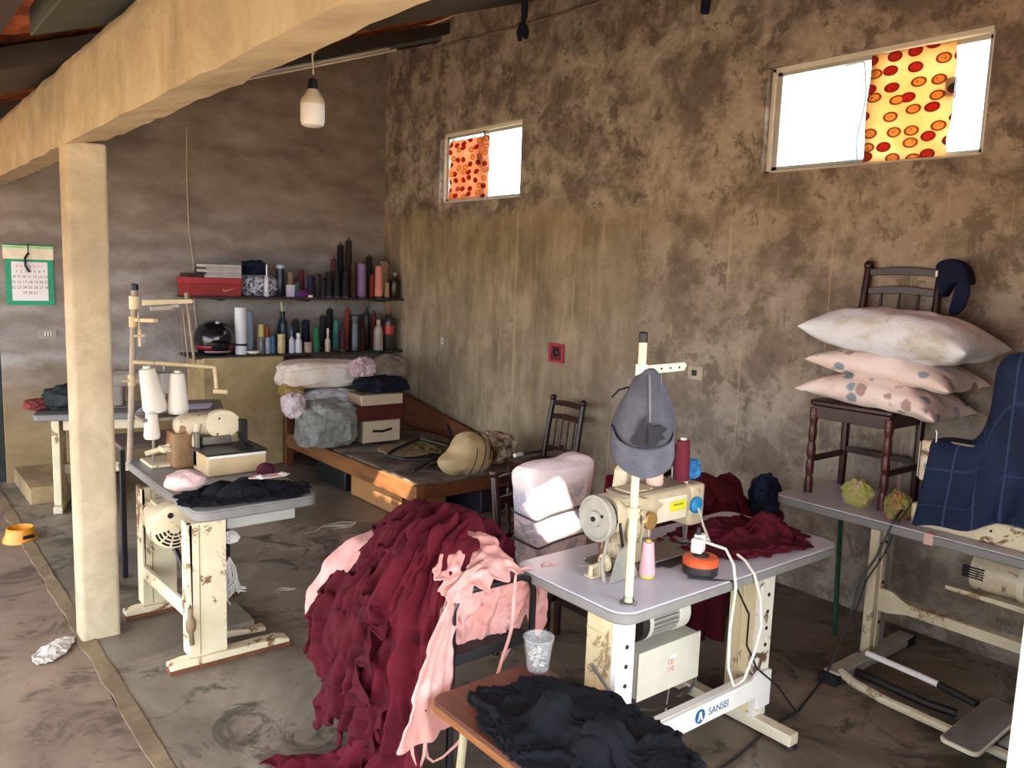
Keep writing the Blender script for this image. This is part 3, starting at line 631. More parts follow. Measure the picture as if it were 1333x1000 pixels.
for a in (
 ('b', 473, 180, 26, 0, '#c9cad3', 'small white spray bottle in front of the speckled bag', None, '#e4e4ea', True, 1, .3, .3),
 ('j', 545, 180, 46, 1, '#22253c', 'navy jar with a pale lid left of the beige cone', None, '#aab0bd', True, 1, .95, .12),
 ('c', 598, 212, 38, 1, '#8c7864', 'beige brown thread cone right of the navy jar'),
 ('c', 636, 268, 34, 0, '#2c4a3c', 'short dark green thread cone at the front of the upper shelf'),
 ('c', 655, 200, 40, 1, '#5a2430', 'maroon thread cone behind the short green one'),
 ('c', 705, 232, 44, 0, '#20233a', 'dark navy thread cone in the middle of the upper shelf'),
 ('c', 742, 226, 36, 1, '#54504c', 'charcoal grey thread cone right of the navy one'),
 ('c', 770, 240, 34, 0, '#2a1f30', 'dark plum thread cone right of the charcoal one'),
 ('c', 800, 210, 42, 0, '#191a1e', 'black thread cone with glints left of the tall cones'),
 ('c', 826, 140, 40, 2, '#5c2f2c', 'rust maroon thread cone standing behind the black ones'),
 ('c', 842, 200, 38, 0, '#1d1e24', 'black thread cone at the front under the tall stack'),
 ('c', 862, 62, 42, 2, '#141519', 'tall stacked black thread cone highest but one on the shelf'),
 ('c', 905, 36, 40, 2, '#2d211f', 'tallest dark brown stacked cone on the upper shelf'),
 ('c', 888, 215, 44, 0, '#17181d', 'black thread cone at the front below the tallest brown one'),
 ('c', 930, 160, 38, 1, '#5d3d2a', 'brown thread cone left of the lilac one'),
 ('c', 975, 165, 46, 0, '#8b6a98', 'lilac purple thread cone on the upper shelf', None, None, True, .85),
 ('c', 1012, 125, 44, 2, '#26242a', 'black thread cone behind the lilac one'),
 ('c', 1028, 230, 34, 1, '#b5453c', 'short red thread cone between lilac and salmon'),
 ('c', 1065, 178, 46, 0, '#d28874', 'salmon pink thread cone on the upper shelf', None, None, True, .85),
 ('c', 1108, 152, 54, 2, '#a58a6c', 'wide beige thread cone at the back right of the upper shelf', None, None, True, .9),
 ('c', 1106, 270, 30, 0, '#b0906a', 'small tan thread cone right of the salmon one'),
 ('b', 1148, 222, 52, 0, '#2a1d1a', 'dark brown glass bottle at the right end of the upper shelf', None, '#8a8078', True, 1, .4, .12),
 # lower shelf
 ('c', 443, 485, 40, 1, '#d9c47c', 'yellow thread cone beside the white paper roll', None, None, False),
 ('j', 447, 562, 36, 0, '#5c5a5e', 'grey cup in front of the yellow cone', None, '#77757a', False, 1, .98, .1),
 ('c', 476, 495, 32, 1, '#96522f', 'orange brown thread cone right of the yellow one', None, None, False),
 ('j', 478, 562, 32, 0, '#8a8b92', 'small grey pot in front of the orange brown cone', None, '#9c9da4', False, 1, .98, .1),
 ('c', 505, 550, 28, 0, '#3d6f9a', 'small blue thread cone on the lower shelf', None, None, False),
 ('b', 558, 425, 48, 2, '#1c3540', 'tall dark teal bottle with a pale plume', None, '#2c2622', False, 1, .45, .1),
 ('j', 550, 545, 42, 0, '#b9a877', 'cream canister at the shelf edge before the teal bottle', None, '#cbbb8a', False, 1, .98, .1),
 ('b', 605, 520, 30, 0, '#c5c8d2', 'white squeeze bottle with blue tint right of the canister', None, '#46527a', False, 1, .4, .3),
 ('b', 640, 540, 38, 0, '#cdcfd6', 'wider white plastic bottle beside the squeeze bottle', None, '#e3e3e3', False, 1, .5, .2),
 ('c', 628, 462, 42, 2, '#23252b', 'black thread cone behind the white bottles', None, None, False),
 ('c', 680, 465, 46, 2, '#1c1e2a', 'blue black thread cone behind the tan cup', None, None, False),
 ('j', 690, 588, 44, 0, '#a08876', 'small tan cup at the front of the lower shelf', None, '#b39a86', False, 1, .98, .12),
 ('c', 735, 497, 42, 0, '#2b6a48', 'green thread cone with a white tip', None, None, False),
 ('c', 768, 440, 42, 2, '#26262c', 'dark thread cone behind the green one', None, None, False),
 ('b', 795, 515, 30, 0, '#b9aa95', 'small pale bottle with white top right of the green cone', None, '#dcd6c9', False, 1, .35, .35),
 ('c', 805, 402, 44, 2, '#17181c', 'tall black thread cone at the back of the lower shelf', None, None, False),
 ('c', 838, 466, 38, 1, '#4b7f78', 'teal thread cone on the lower shelf', None, None, False),
 ('c', 875, 520, 36, 0, '#4a1a20', 'dark red thread cone in front of the rust one', None, None, False),
 ('c', 900, 402, 42, 1, '#7d3526', 'rust thread cone on the lower shelf', None, None, False),
 ('j', 945, 445, 74, 0, '#16171d', 'large black jar on the lower shelf', None, '#22232b', False, 1, .98, .1),
 ('c', 972, 440, 38, 1, '#8a2447', 'crimson thread cone peeping behind the black jar', None, None, False),
 ('b', 1000, 362, 38, 2, '#28352a', 'tall dark green bottle on the lower shelf', None, '#51604e', False, 1, .4, .15),
 ('c', 1036, 420, 36, 1, '#6b2b36', 'maroon thread cone right of the green bottle', None, None, False),
 ('b', 1062, 470, 52, 0, '#a8978a', 'grey tan plastic bottle near the right end of the lower shelf', None, '#b7a699', False, 1, .4, .1),
 ('b', 1118, 402, 56, 0, '#3a3230', 'dark glass bottle with a red label at the right end', None, '#8e3a30', False, 1, .32, .1)):
    o = shelf_item(*a)
    if 'red label' in a[6]:
        q = MB(); p = o.location; r = a[3]/8.08*mpp(p); q.lathe([(r*1.02, .16), (r*1.02, .24)], p, 18); q.build('label_band', paint('#c23c34', .5), o)
    if 'plume' in a[6]:
        q = MB(); p = o.location
        for k in range(7): q.tube([(p.x, p.y, p.z+.3), (p.x+.02*math.sin(k*2), p.y+.02*math.cos(k*2), p.z+.40), (p.x+.035*math.sin(k*2), p.y+.03*math.cos(k*2), p.z+.46)], [.006, .008, .003], 5)
        q.build('plume', paint('#bcb6a4', .8), o)
# paper rolls
def roll(x, y, z, r, h, c, label, band=False):
    t = thing('paper_roll', label, 'roll', (x, y, z)); q = MB(); q.lathe([(r, 0), (r, h), (r*.35, h), (r*.33, h-.02)], (x, y, z), 20); q.build('paper', paint(c, .6, .04), t)
    if band: q = MB(); q.lathe([(r*1.02, h*.18), (r*1.02, h*.23)], (x, y, z), 20); q.build('black_band', M_BLACK, t)
p = zp(336, 405, 7.2); roll(p.x, 7.2, ZL, .052, p.z-ZL, '#d7d6da', 'white upright paper roll with a black band beside the helmet', True)
p = zp(378, 425, 7.33); roll(p.x, 7.33, ZL, .042, p.z-ZL, '#98a5b4', 'bluish grey upright roll behind the white one')
q = MB(); q.lathe([(.03, 0), (.055, .012), (.06, .03), (.055, .03), (.03, .014)], n=20); o = one(q, 'small_dish', M_WHITE, 'small white dish between paper roll and yellow cone', 'dish'); o.location = (zp(408, 625, 7.13).x, 7.15, ZL)
q = MB(); q.rbox((-.02, -.012, 0), (.02, .012, .022), .006); o = one(q, 'white_tag', M_WHITE, 'tiny white tag at the front edge of the upper shelf', 'tag'); o.location = (zp(707, 345, 7.08).x, 7.095, ZU)
# motorcycle helmet
hx = zp(200, 600, 7.27).x; hel = thing('motorcycle_helmet', 'black and red motorcycle helmet at the left end of the lower shelf', 'helmet', (hx, 7.28, ZL)); q = MB()
q.blob((0, 0, 0), (.165, .185, .17), 36, 22, .02, 2, 1, -.125, .9); zm = min(v[2] for v in q.v); vs = [(x+hx, y+7.28, z-zm+ZL) for x, y, z in q.v]; q.v = vs
q.build('shell', paint('#17141a', .2, .1, spec=.6), hel, sub=1)
q = MB()
def band(z0, z1, a0, a1, k, n=16):
    vs = []
    for i in range(n+1):
        a = a0+(a1-a0)*i/n
        for z in (z0, z1):
            s = math.sqrt(max(.05, 1-((z-.115)/.172)**2)); vs.append((hx+.165*k*s*math.cos(a), 7.28+.185*k*s*math.sin(a), ZL+z))
    return vs, [(2*i, 2*i+1, 2*i+3, 2*i+2) for i in range(n)]
q.add(*band(.11, .185, PI*1.12, PI*1.88, 1.03)); v = q.build('visor', paint('#08080b', .08, .05, spec=.8), hel); v.modifiers.new('thickness', 'SOLIDIFY').thickness = .004
for z0, z1, a0, a1 in ((.20, .265, PI*1.1, PI*1.9), (.045, .085, PI*1.0, PI*1.35), (.045, .085, PI*1.65, PI*2.0)):
    q = MB(); q.add(*band(z0, z1, a0, a1, 1.035)); v = q.build('red_stripe', paint('#7c1f2c', .3), hel); v.modifiers.new('thickness', 'SOLIDIFY').thickness = .003
q = MB(); q.add(*band(.018, .038, PI*1.2, PI*1.75, 1.04)); v = q.build('chin_trim', paint('#9a7a78', .4), hel); v.modifiers.new('thickness', 'SOLIDIFY').thickness = .003
q = MB(); q.blob((hx, 7.19, ZL+.283), (.02, .02, .012), 10, 6); q.build('air_vent', paint('#c9c4c0', .4), hel)
# thin pale wires hanging down the back wall
q = MB(); pts = [at(x, y, 1, YB-.012) for x, y in ((243, 165), (243, 230), (246, 300), (252, 345), (253, 400), (258, 440), (250, 520))]; q.tube(pts, .005, 6)
one(q, 'hanging_wire', paint('#b8ab98', .6), 'thin pale wire running down the back wall left of the shelves', 'wire')

# ------------------------------------------------------------------ lamp and hung rags
lx, ly = 2.01, 4.3; lamp = thing('hanging_bulb', 'large white bulb hanging on a wire below the beam', 'lamp', (lx, ly, 2.58)); q = MB()
q.tube([(lx+.01, ly, roofz(lx)-.0), (lx-.005, ly, 3.0), (lx+.004, ly, 2.84)], .005, 6); q.tube([(lx+.03, ly, 2.985), (lx-.005, ly, 2.93), (lx+.004, ly, 2.87)], .003, 6); q.build('cord', paint('#b6a894', .6), lamp)
q = MB(); q.lathe([(.012, .255), (.02, .25), (.024, .235), (.028, .205), (.028, .195)], (lx, ly, 2.565), 16); q.build('socket', M_BLACK, lamp)
q = MB(); q.lathe([(.028, .197), (.034, .188), (.042, .17), (.060, .145), (.066, .125), (.066, .116)], (lx, ly, 2.565), 24); q.build('bulb_neck', paint('#d0c2a4', .45, .03), lamp)
q = MB(); q.lathe([(.065, .117), (.065, .03), (.058, .008), (.04, 0), (.0, -.002)][::-1], (lx, ly, 2.565), 24); q.build('bulb_dome', paint('#e6e2dc', .35, .03), lamp)
def rag(c, h, w, label):
    q = MB(); x, y, z = c
    q.tube([(x, y, z), (x+.004, y, z-h*.4), (x-.006, y, z-h*.55), (x, y, z-h*.68)], [w*.5, w*.45, w*.3, w*.55], 10)
    q.tube([(x-.01, y, z-h*.6), (x-.03, y, z-h*.8), (x-.035, y, z-h)], [w*.5, w*.55, w*.25], 8); q.tube([(x+.01, y, z-h*.6), (x+.03, y+.01, z-h*.75), (x+.035, y+.01, z-h*.9)], [w*.4, w*.5, w*.3], 8)
    return one(q, 'hanging_rag', cloth_mat('#1a1c2a'), label, 'rag', org=c)
p = at(683, 0, 1, 4.9); rag((p.x, 4.9, roofz(p.x, 2.668)), (roofz(p.x, 2.668)-at(683, 55, 1, 4.9).z), .055, 'knotted navy rag hanging from the rafter above the window wall')
p = at(920, 0, 0, 4.24); q = MB(); q.tube([(4.24, p.y, roofz(4.24)), (4.24, p.y, 3.62), (4.24, p.y+.01, 3.46)], [.03, .033, .028], 10); one(q, 'hanging_strap', cloth_mat('#191a26'), 'short dark strap hanging at the top edge above the two windows', 'strap', org=(4.24, p.y, 3.8))
# ================================================================== BED AND WHAT IS ON IT
M_BEDW = wood_mat('#4a2a1a', '#7a4a2c', 3, (8, .6, 8), .45); M_BEDL = wood_mat('#6a4228', '#94633c', 3, (8, .6, 8), .4)
bed = thing('wooden_bed', 'low brown wooden bed frame in the corner under the shelves', 'bed', (3.6, 5.85, 0))
BX0, BX1, BY0, BY1 = 3.0, 4.2, 4.74, 6.98
q = MB(); q.box((BX0, BY0+.04, .185), (BX0+.03, BY1, .31)); q.build('side_rail', M_BEDL, bed, bevel=.004)
q = MB(); q.box((BX1-.03, BY0+.04, .215), (BX1, BY1, .30)); q.build('side_rail', M_BEDW, bed, bevel=.004)
q = MB(); q.box((BX0+.06, BY0, .20), (BX1-.06, BY0+.03, .30)); q.build('foot_rail', M_BEDW, bed, bevel=.004)
q = MB(); q.box((BX0, BY1-.035, .12), (BX1, BY1, .62)); q.box((BX0-.005, BY1-.04, .60), (BX1+.005, BY1+.005, .64)); q.build('headboard', M_BEDW, bed, bevel=.006)
for x in (BX0-.005, BX1-.065):
    q = MB(); q.box((x, BY0-.01, 0), (x+.07, BY0+.05, .31)); q.build('leg', M_BEDL, bed, bevel=.005)
    q = MB(); q.box((x, BY1-.045, 0), (x+.07, BY1+.005, .66)); q.build('leg', M_BEDW, bed, bevel=.005)
q = MB()
for k in range(9): q.box((BX0+.03, BY0+.2+.23*k, .235), (BX1-.03, BY0+.31+.23*k, .25))
sl_ = q.build('slat_base', M_BEDW, bed)
q = MB(); q.prism([(BY0+.75, .02), (BY1-.05, .02), (BY1-.05, .60), (BY0+.75, .37)], BX1+.01, BX1+.035, 'yz'); one(q, 'wooden_board', wood_mat('#54301e', '#7d5034', 3, (8, .6, 8), .5), 'brown wooden board leaning on the window wall along the bed', 'board', bevel=.004)
t = NT('old_mattress_cover'); n = t.noise(3.2, 7, .7, .6); t.base(t.ramp(n, [(.35, '#4a423b'), (.5, '#6f655a'), (.66, '#8c8172')])); t.bump(t.noise(9, 6, .65), .5, .02); M_MAT = t.done(.95, 0, .1)
P = grid((BX0+.045, BY0+.07, .30), (BX1-BX0-.09, 0, 0), (0, BY1-BY0-.15, 0), 40, 64, lambda a, b, p: p+np.array([0, 0, -.012*(1 if min(a, b, 1-a, 1-b) < .012 else 0)+.016*mnoise.fractal(Vector((a*5, b*8, 1)), .9, 2, 4)]))
q = MB(); P2 = P; o = cloth_obj(P, 'mattress_cover', M_MAT, th=.04, sub=1); tag(o, 'crumpled grey brown cover spread over the low bed', 'bedding')
P = grid((3.25, 5.4, .345), (.42, 0, 0), (0, .5, 0), 20, 20, lambda a, b, p: p+np.array([0, 0, .012*mnoise.noise(Vector((a*4, b*4, 7)))]))
o = cloth_obj(P, 'flat_fabric_piece', cloth_mat('#8a7a60'), th=.012, mask=lambda a, b: (a-.5)**2+(b-.5)**2 < .25); tag(o, 'oval tan fabric piece lying flat on the bed cover', 'fabric')
P = crumple((3.75, 5.62, .345), .24, .34, .05, n=36, seed=3, cols=[s_box((3.6, 5.85, .17), (.6, 1.1, .175))], steps=50, rot=.2, wave=.02)
o = cloth_obj(P, 'crumpled_cloth', cloth_mat('#5c5236', '#6a4a34'), th=.006); tag(o, 'crumpled olive and rust cloth on the bed near the boxes', 'cloth')
q = MB(); q.tube([(3.95, 5.75, .50), (3.9, 5.6, .40), (3.7, 5.3, .37), (3.45, 5.2, .36), (3.25, 5.3, .36), (3.2, 5.5, .36), (3.35, 5.62, .37), (3.6, 5.65, .43), (3.72, 5.4, .40), (3.55, 5.12, .36), (3.30, 5.05, .355)], .014, 8)
q.tube([(3.45, 5.2, .365), (3.3, 5.1, .36), (3.14, 5.0, .35)], .012, 8); one(q, 'black_cable', paint('#131416', .5), 'loops of thick black cable lying on the bed', 'cable')
# head end pile
Y1 = 6.05
def blk(name, label, cat, px0, py0, px1, py1, y, dep, mat, grp=None, bev=.006, zb=None):
    a = at(px0, py1, 1, y); b = at(px1, py0, 1, y); z0 = a.z if zb is None else zb; q = MB(); q.box((a.x, y, z0), (b.x, y+dep, b.z)); o = one(q, name, mat, label, cat, grp, org=((a.x+b.x)/2, y+dep/2, z0), bevel=bev); return o
def drawer_box(px0, px1, zb, h, face, body, label, handle=True):
    a = at(px0, 560, 1, Y1); b = at(px1, 560, 1, Y1); t = thing('storage_box', label, 'box', ((a.x+b.x)/2, Y1+.17, zb), 0, 'storage boxes stacked on the bed'); q = MB()
    q.box((a.x, Y1+.012, zb), (b.x, Y1+.34, zb+h)); q.build('box_body', body, t, bevel=.004)
    q = MB(); q.box((a.x+.004, Y1, zb+.004), (b.x-.004, Y1+.012, zb+h-.004)); f = q.build('box_front', face, t, bevel=.003)
    if handle: q = MB(); q.tube([((a.x+b.x)/2-.09, Y1-.004, zb+h*.55), ((a.x+b.x)/2, Y1-.004, zb+h*.5), ((a.x+b.x)/2+.09, Y1-.004, zb+h*.58)], .011, 8); q.build('handle_slot', M_BLACK, f)
    return b.x
M_BOXF = paint('#c2b296', .5, .06); M_MAROON = paint('#4d1c1a', .5)
z = .34; h1 = at(500, 547, 1, Y1).z-z
drawer_box(473, 521, z, h1, M_BOXF, paint('#8d8069', .6), 'cream box with dark handle slot, lowest of the stack on the bed')
h2 = at(500, 528, 1, Y1).z-z-h1; drawer_box(464, 527, z+h1+.002, h2, M_MAROON, M_MAROON, 'maroon box in the middle of the stack on the bed', False)
h3 = at(500, 514, 1, Y1).z-z-h1-h2; drawer_box(470, 524, z+h1+h2+.004, h3, paint('#bca88c', .5, .05), paint('#9a8568', .6), 'tan topmost box of the stack on the bed under black cloth', False)
ztop = z+h1+h2+h3+.006
def hp(name, label, cat, px0, py0, px1, py1, y, dep, mat, seed, amp=.14, fr=2.5, zb=None, flat=-.7, power=.8):
    a = at(px0, py1, 1, y); b = at(px1, py0, 1, y); z0 = a.z if zb is None else zb; hh = b.z-z0; rz = hh/(1-flat)
    return heap(name, label, cat, ((a.x+b.x)/2, y, z0), ((b.x-a.x)/2*.95, dep, rz), mat, seed, amp, fr, flat, power=power)
def wrinkled(c, c2=None, sc=5, strength=.7, rough=.85):
    k = ('wr', c, c2, sc, strength)
    if k in _mats: return _mats[k]
    t = NT('wrinkled_fabric'); n = t.noise(sc, 7, .65, .7); col = t.mix(.0, c, c)
    col = t.mix(t.ramp(t.noise(sc*1.3, 5, .65), [(.42, 0.0), (.62, 1.0)]), c, c2 or c); t.base(col); t.bump(n, strength, .03); _mats[k] = t.done(rough, 0, .2); return _mats[k]
hp('cloth_heap', 'black cloth heap on top of the box stack in the corner', 'cloth', 462, 488, 530, 515, 6.24, .17, wrinkled('#12131c', '#1d1f33'), 11, .2, 3, zb=ztop)
zc = ztop+.15
hp('bed_pillow', 'grey folded pillow on the black cloth under the shelf corner', 'pillow', 484, 461, 531, 497, 6.42, .15, wrinkled('#75695c', '#8a7c6c'), 12, .10, 2)
hp('cloth_bundle', 'small pinkish cloth bundle between white blanket and grey pillow', 'cloth', 456, 465, 488, 490, 6.2, .10, wrinkled('#a58a8c', '#c0aeb0'), 14, .2, 3)
tp = NT('grey_plastic'); n = tp.noise(7, 7, .68, 1.2); tp.base(tp.ramp(n, [(.35, '#6d6e66'), (.55, '#8f918a'), (.7, '#adafa8')])); tp.bump(tp.noise(10, 7, .7, 1.5), .9, .03); M_GPL = tp.done(.32, 0, .5)
hp('plastic_sack', 'stuffed grey plastic sack sitting on the head of the bed', 'bag', 386, 519, 460, 573, 6.2, .19, M_GPL, 15, .12, 1.9, zb=.342, flat=-.7, power=.55)
hp('plastic_sack', 'whitish plastic sack squeezed between grey sack and white blanket', 'bag', 392, 503, 470, 527, 6.42, .14, wrinkled('#a7a5a6', '#c9c7c9', 7, .9, .4), 16, .15, 3)
hp('cloth_bundle', 'pale pink cloth bundle hanging at the left end of the bed pile', 'cloth', 367, 511, 396, 546, 6.22, .09, wrinkled('#c7b3b2', '#ded0d0'), 17, .2, 1.8, flat=-1, power=.7)
hp('cloth_bundle', 'mustard yellow cloth peeping out under the white blanket', 'cloth', 364, 499, 395, 516, 6.46, .10, wrinkled('#8f7540', '#a68c55'), 18, .15, 3)
hp('folded_blanket', 'large white folded blanket on top of the bed pile', 'blanket', 361, 466, 466, 505, 6.55, .2, wrinkled('#cfc0aa', '#e2d8cf', 3, .5), 19, .09, 1.7, flat=-.85, power=.55)
# foot end cushions
t = NT('beige_cushion'); t.base(t.ramp(t.noise(5, 5), [(.3, '#b59c72'), (.7, '#cdb68c')])); t.bump(t.noise(8, 5, .6, .8), .4, .02); M_BCU = t.done(.8, 0, .2)
cu = thing('stuffed_cushion', 'beige stuffed cushion with dark seams hanging over the bed foot rail', 'cushion', (3.50, 4.86, .33)); q = MB()
CC = Vector((3.56, 4.88, .455)); q.blob((0, 0, 0), (.175, .15, .165), 30, 18, .07, 2, 4, None, .9, RY(.25)); q.v = [(x-(.10*max(0, -x/.17)**2 if z < .02 else 0), y, z-(.02 if x < -.1 else 0)) for x, y, z in q.v]; q.v = [tuple(Vector(v)+CC) for v in q.v]; q.build('cover', M_BCU, cu, sub=1)
for k in (-.25, .15, .5):
    q = MB(); q.tube([CC+Vector((.19*math.sin(k)+.02*math.sin(a*2), -.152*math.cos(k)*math.cos(a), .168*math.sin(a)*math.cos(k*.5))) for a in [i*.2-.9 for i in range(12)]], .004, 6); q.build('dark_seam', M_IRON, cu)
heap('cloth_bundle', 'mottled white and brown cloth bundle behind the beige cushion', 'cloth', (3.90, 5.02, .335), (.17, .17, .13), wrinkled('#c1b096', '#57452f', 9, .8), 23, .2, 3)
# under the bed
cb = thing('cardboard_box', 'open cardboard box pushed under the bed rail', 'box', (3.22, 5.35, 0)); q = MB(); x0, x1, y0, y1, h = 3.04, 3.42, 4.98, 5.78, .175
for a, b in (((x0, y0, .003), (x0+.008, y1, h)), ((x1-.008, y0, .003), (x1, y1, h)), ((x0, y0, .003), (x1, y0+.008, h)), ((x0, y1-.008, .003), (x1, y1, h)), ((x0, y0, .002), (x1, y1, .01))): q.box(a, b)
q.build('box_walls', paint('#9a6c3f', .8, .12), cb); q = MB(); q.box((x0-.004, y0+.05, h-.09), (x0+.0, y0+.16, h-.03)); q.build('tape_patch', paint('#7a5230', .5), cb)
heap('cloth_heap', 'pale cloth scraps stuffed in the cardboard box under the bed', 'cloth', (3.2, 5.55, .012), (.11, .17, .115), wrinkled('#a08a6a', '#6a5a48'), 31, .2, 3)
heap('black_bag', 'black bag hanging over the edge of the cardboard box', 'bag', (3.13, 5.12, .015), (.075, .09, .10), paint('#1d1f22', .35), 33, .15, 2.5)
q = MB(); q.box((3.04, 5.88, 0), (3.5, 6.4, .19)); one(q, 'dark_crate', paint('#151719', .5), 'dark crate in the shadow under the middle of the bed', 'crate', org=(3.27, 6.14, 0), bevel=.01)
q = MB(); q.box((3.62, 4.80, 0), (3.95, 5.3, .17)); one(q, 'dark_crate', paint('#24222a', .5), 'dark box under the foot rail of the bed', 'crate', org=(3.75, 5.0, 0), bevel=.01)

# ------------------------------------------------------------------ turned-leg chairs
M_CHW = wood_mat('#1e0d0a', '#3a1a13', 4, (6, 6, 1), .3); M_CHWR = wood_mat('#2e1511', '#54271e', 4, (6, 6, 1), .35, wear='#8d6a58')
def turned(z0, z1, r, n=5):
    pr = []; 
    for i in range(61):
        u = i/60; k = 1+.0*u
        b = .72+.28*abs(math.sin(u*PI*n))**.6
        if u < .06 or u > .86 or .44 < u < .52: b = 1.05
        pr.append((r*b, z0+(z1-z0)*u))
    return pr
def spindle_chair(name, label, loc, rotz, seat_h, top_h, w, d, nsp, mat, legmat):
    """chair facing local -y"""
    t = thing(name, label, 'chair', loc, rotz)
    for sx in (-1, 1):
        q = MB(); q.lathe(turned(0, seat_h-.02, .021), (sx*(w/2-.025), -d/2+.025, 0), 14); q.build('front_leg', legmat, t, world=False)
        q = MB(); q.tube([(sx*(w/2-.025), d/2-.025, 0), (sx*(w/2-.025), d/2-.025, seat_h), (sx*(w/2-.03), d/2+.01, (seat_h+top_h)/2), (sx*(w/2-.035), d/2+.045, top_h-.03)], [.02, .022, .021, .02], 10)
        q.blob((sx*(w/2-.035), d/2+.047, top_h-.012), (.026, .026, .028), 12, 8, 0); q.build('back_post', mat, t, world=False)
    q = MB(); q.rbox((-w/2, -d/2, seat_h-.005), (w/2, d/2, seat_h+.025), .03, 4); q.box((-w/2+.02, -d/2+.015, seat_h-.07), (w/2-.02, d/2-.015, seat_h-.005)); q.build('seat', mat, t, world=False, bevel=.003)
    for z, s in ((top_h-.05, .034), (top_h-.15, .034)):
        q = MB(); y = d/2+.01+.035*((z-seat_h)/(top_h-seat_h))
        N = 8; q.prism([(-w/2+.03+(w-.06)*i/N, z-s/2+.008*math.sin(PI*i/N)) for i in range(N+1)]+[(w/2-.03-(w-.06)*i/N, z+s/2+.016*math.sin(PI*i/N)) for i in range(N+1)], y-.008, y+.012); q.build('back_rail', mat, t, world=False, bevel=.003)
    zb = seat_h+.10; q = MB(); q.box((-w/2+.03, d/2-.008, zb-.012), (w/2-.03, d/2+.012, zb+.012)); q.build('back_rail', mat, t, world=False, bevel=.003)
    zt = top_h-.15
    for k in range(nsp):
        x = (k+1)/(nsp+1)*(w-.06)-w/2+.03; q = MB(); L = zt-zb
        q.tube([(x, d/2+.002+.03*u, zb+L*u) for u in (0, .15, .3, .5, .7, .85, 1)], [.006, .009, .007, .011, .007, .009, .006], 8); q.build('spindle', mat, t, world=False)
    for a, b in (((-w/2+.025, -d/2+.02, .18), (-w/2+.025, d/2-.02, .18)), ((w/2-.025, -d/2+.02, .18), (w/2-.025, d/2-.02, .18)), ((-w/2+.025, d/2-.025, .2), (w/2-.025, d/2-.025, .2))):
        q = MB(); a = Vector(a); b = Vector(b); q.box((min(a.x, b.x)-.01, min(a.y, b.y)-.01, a.z-.016), (max(a.x, b.x)+.01, max(a.y, b.y)+.01, a.z+.016)); q.build('stretcher', mat, t, world=False, bevel=.003)
    return t
wch = spindle_chair('wooden_chair', 'dark wooden spindle back chair standing by the window wall beyond the bed foot', (3.88, 4.42, 0), -PI/2, .42, .90, .40, .38, 4, M_CHW, M_CHW)
# ------------------------------------------------------------------ floor items
bw = thing('dog_bowl', 'orange plastic dog bowl on the floor by the ledge', 'bowl', (.78, 6.0, 0)); c = at(27, 701, 2, 0); bw.location = (c.x, c.y, -.012 if c.x < XS else 0); q = MB(); r = 21*mpp(c)
q.lathe([(r, 0), (r*.98, .012), (r*.82, .05), (r*.76, .085), (r*.70, .088), (r*.62, .04), (r*.3, .032)], bw.location, 28); q.build('bowl', paint('#d48a1c', .35, .06), bw)
q = MB(); q.prism([(-.035, .03), (.035, .03), (.032, .052), (-.032, .052)], 0, .006, 'xz', T(*bw.location) @ RZ(.25) @ T(.01, -r*.93, 0)); q.build('dark_emblem', M_BLACK, bw)
c = at(70, 846, 2, 0); P = crumple((c.x, c.y, -.011), .14, .06, .035, n=28, seed=5, cols=[s_floor(-.012)], steps=40, rot=.9, wave=.02, wf=4)
o = cloth_obj(P, 'floor_rag', cloth_mat('#b3a89c'), th=.006); tag(o, 'small pale rag on the floor at the foot of the column', 'rag')
def scrap(px, py, label, seed, n=4, s=.09):
    c = at(px, py, 2, 0); q = MB(); r = random.Random(seed)
    for k in range(n):
        a = r.uniform(-.6, .6); o = Vector((r.uniform(-s, s), r.uniform(-s, s)*.6, 0)); p = [c+o+Vector((math.cos(a)*u*s*1.6-math.sin(a)*.02*math.sin(u*5+k), math.sin(a)*u*s*1.6+.02*math.cos(u*6+k), .004+.004*math.sin(u*3))) for u in [i/8-.5 for i in range(9)]]
        q.tube(p, .003, 5)
    return one(q, 'thread_scrap', paint('#bdb3a5', .7), label, 'thread scrap', 'scraps on the work floor', org=c)
scrap(432, 686, 'pale thread scraps on the floor in front of the bed', 1, 5, .12)
scrap(345, 835, 'little white thread scraps on the floor beside the left table foot', 2, 4, .05)
scrap(365, 768, 'faint thread scrap on the floor beyond the left table', 3, 3, .06)
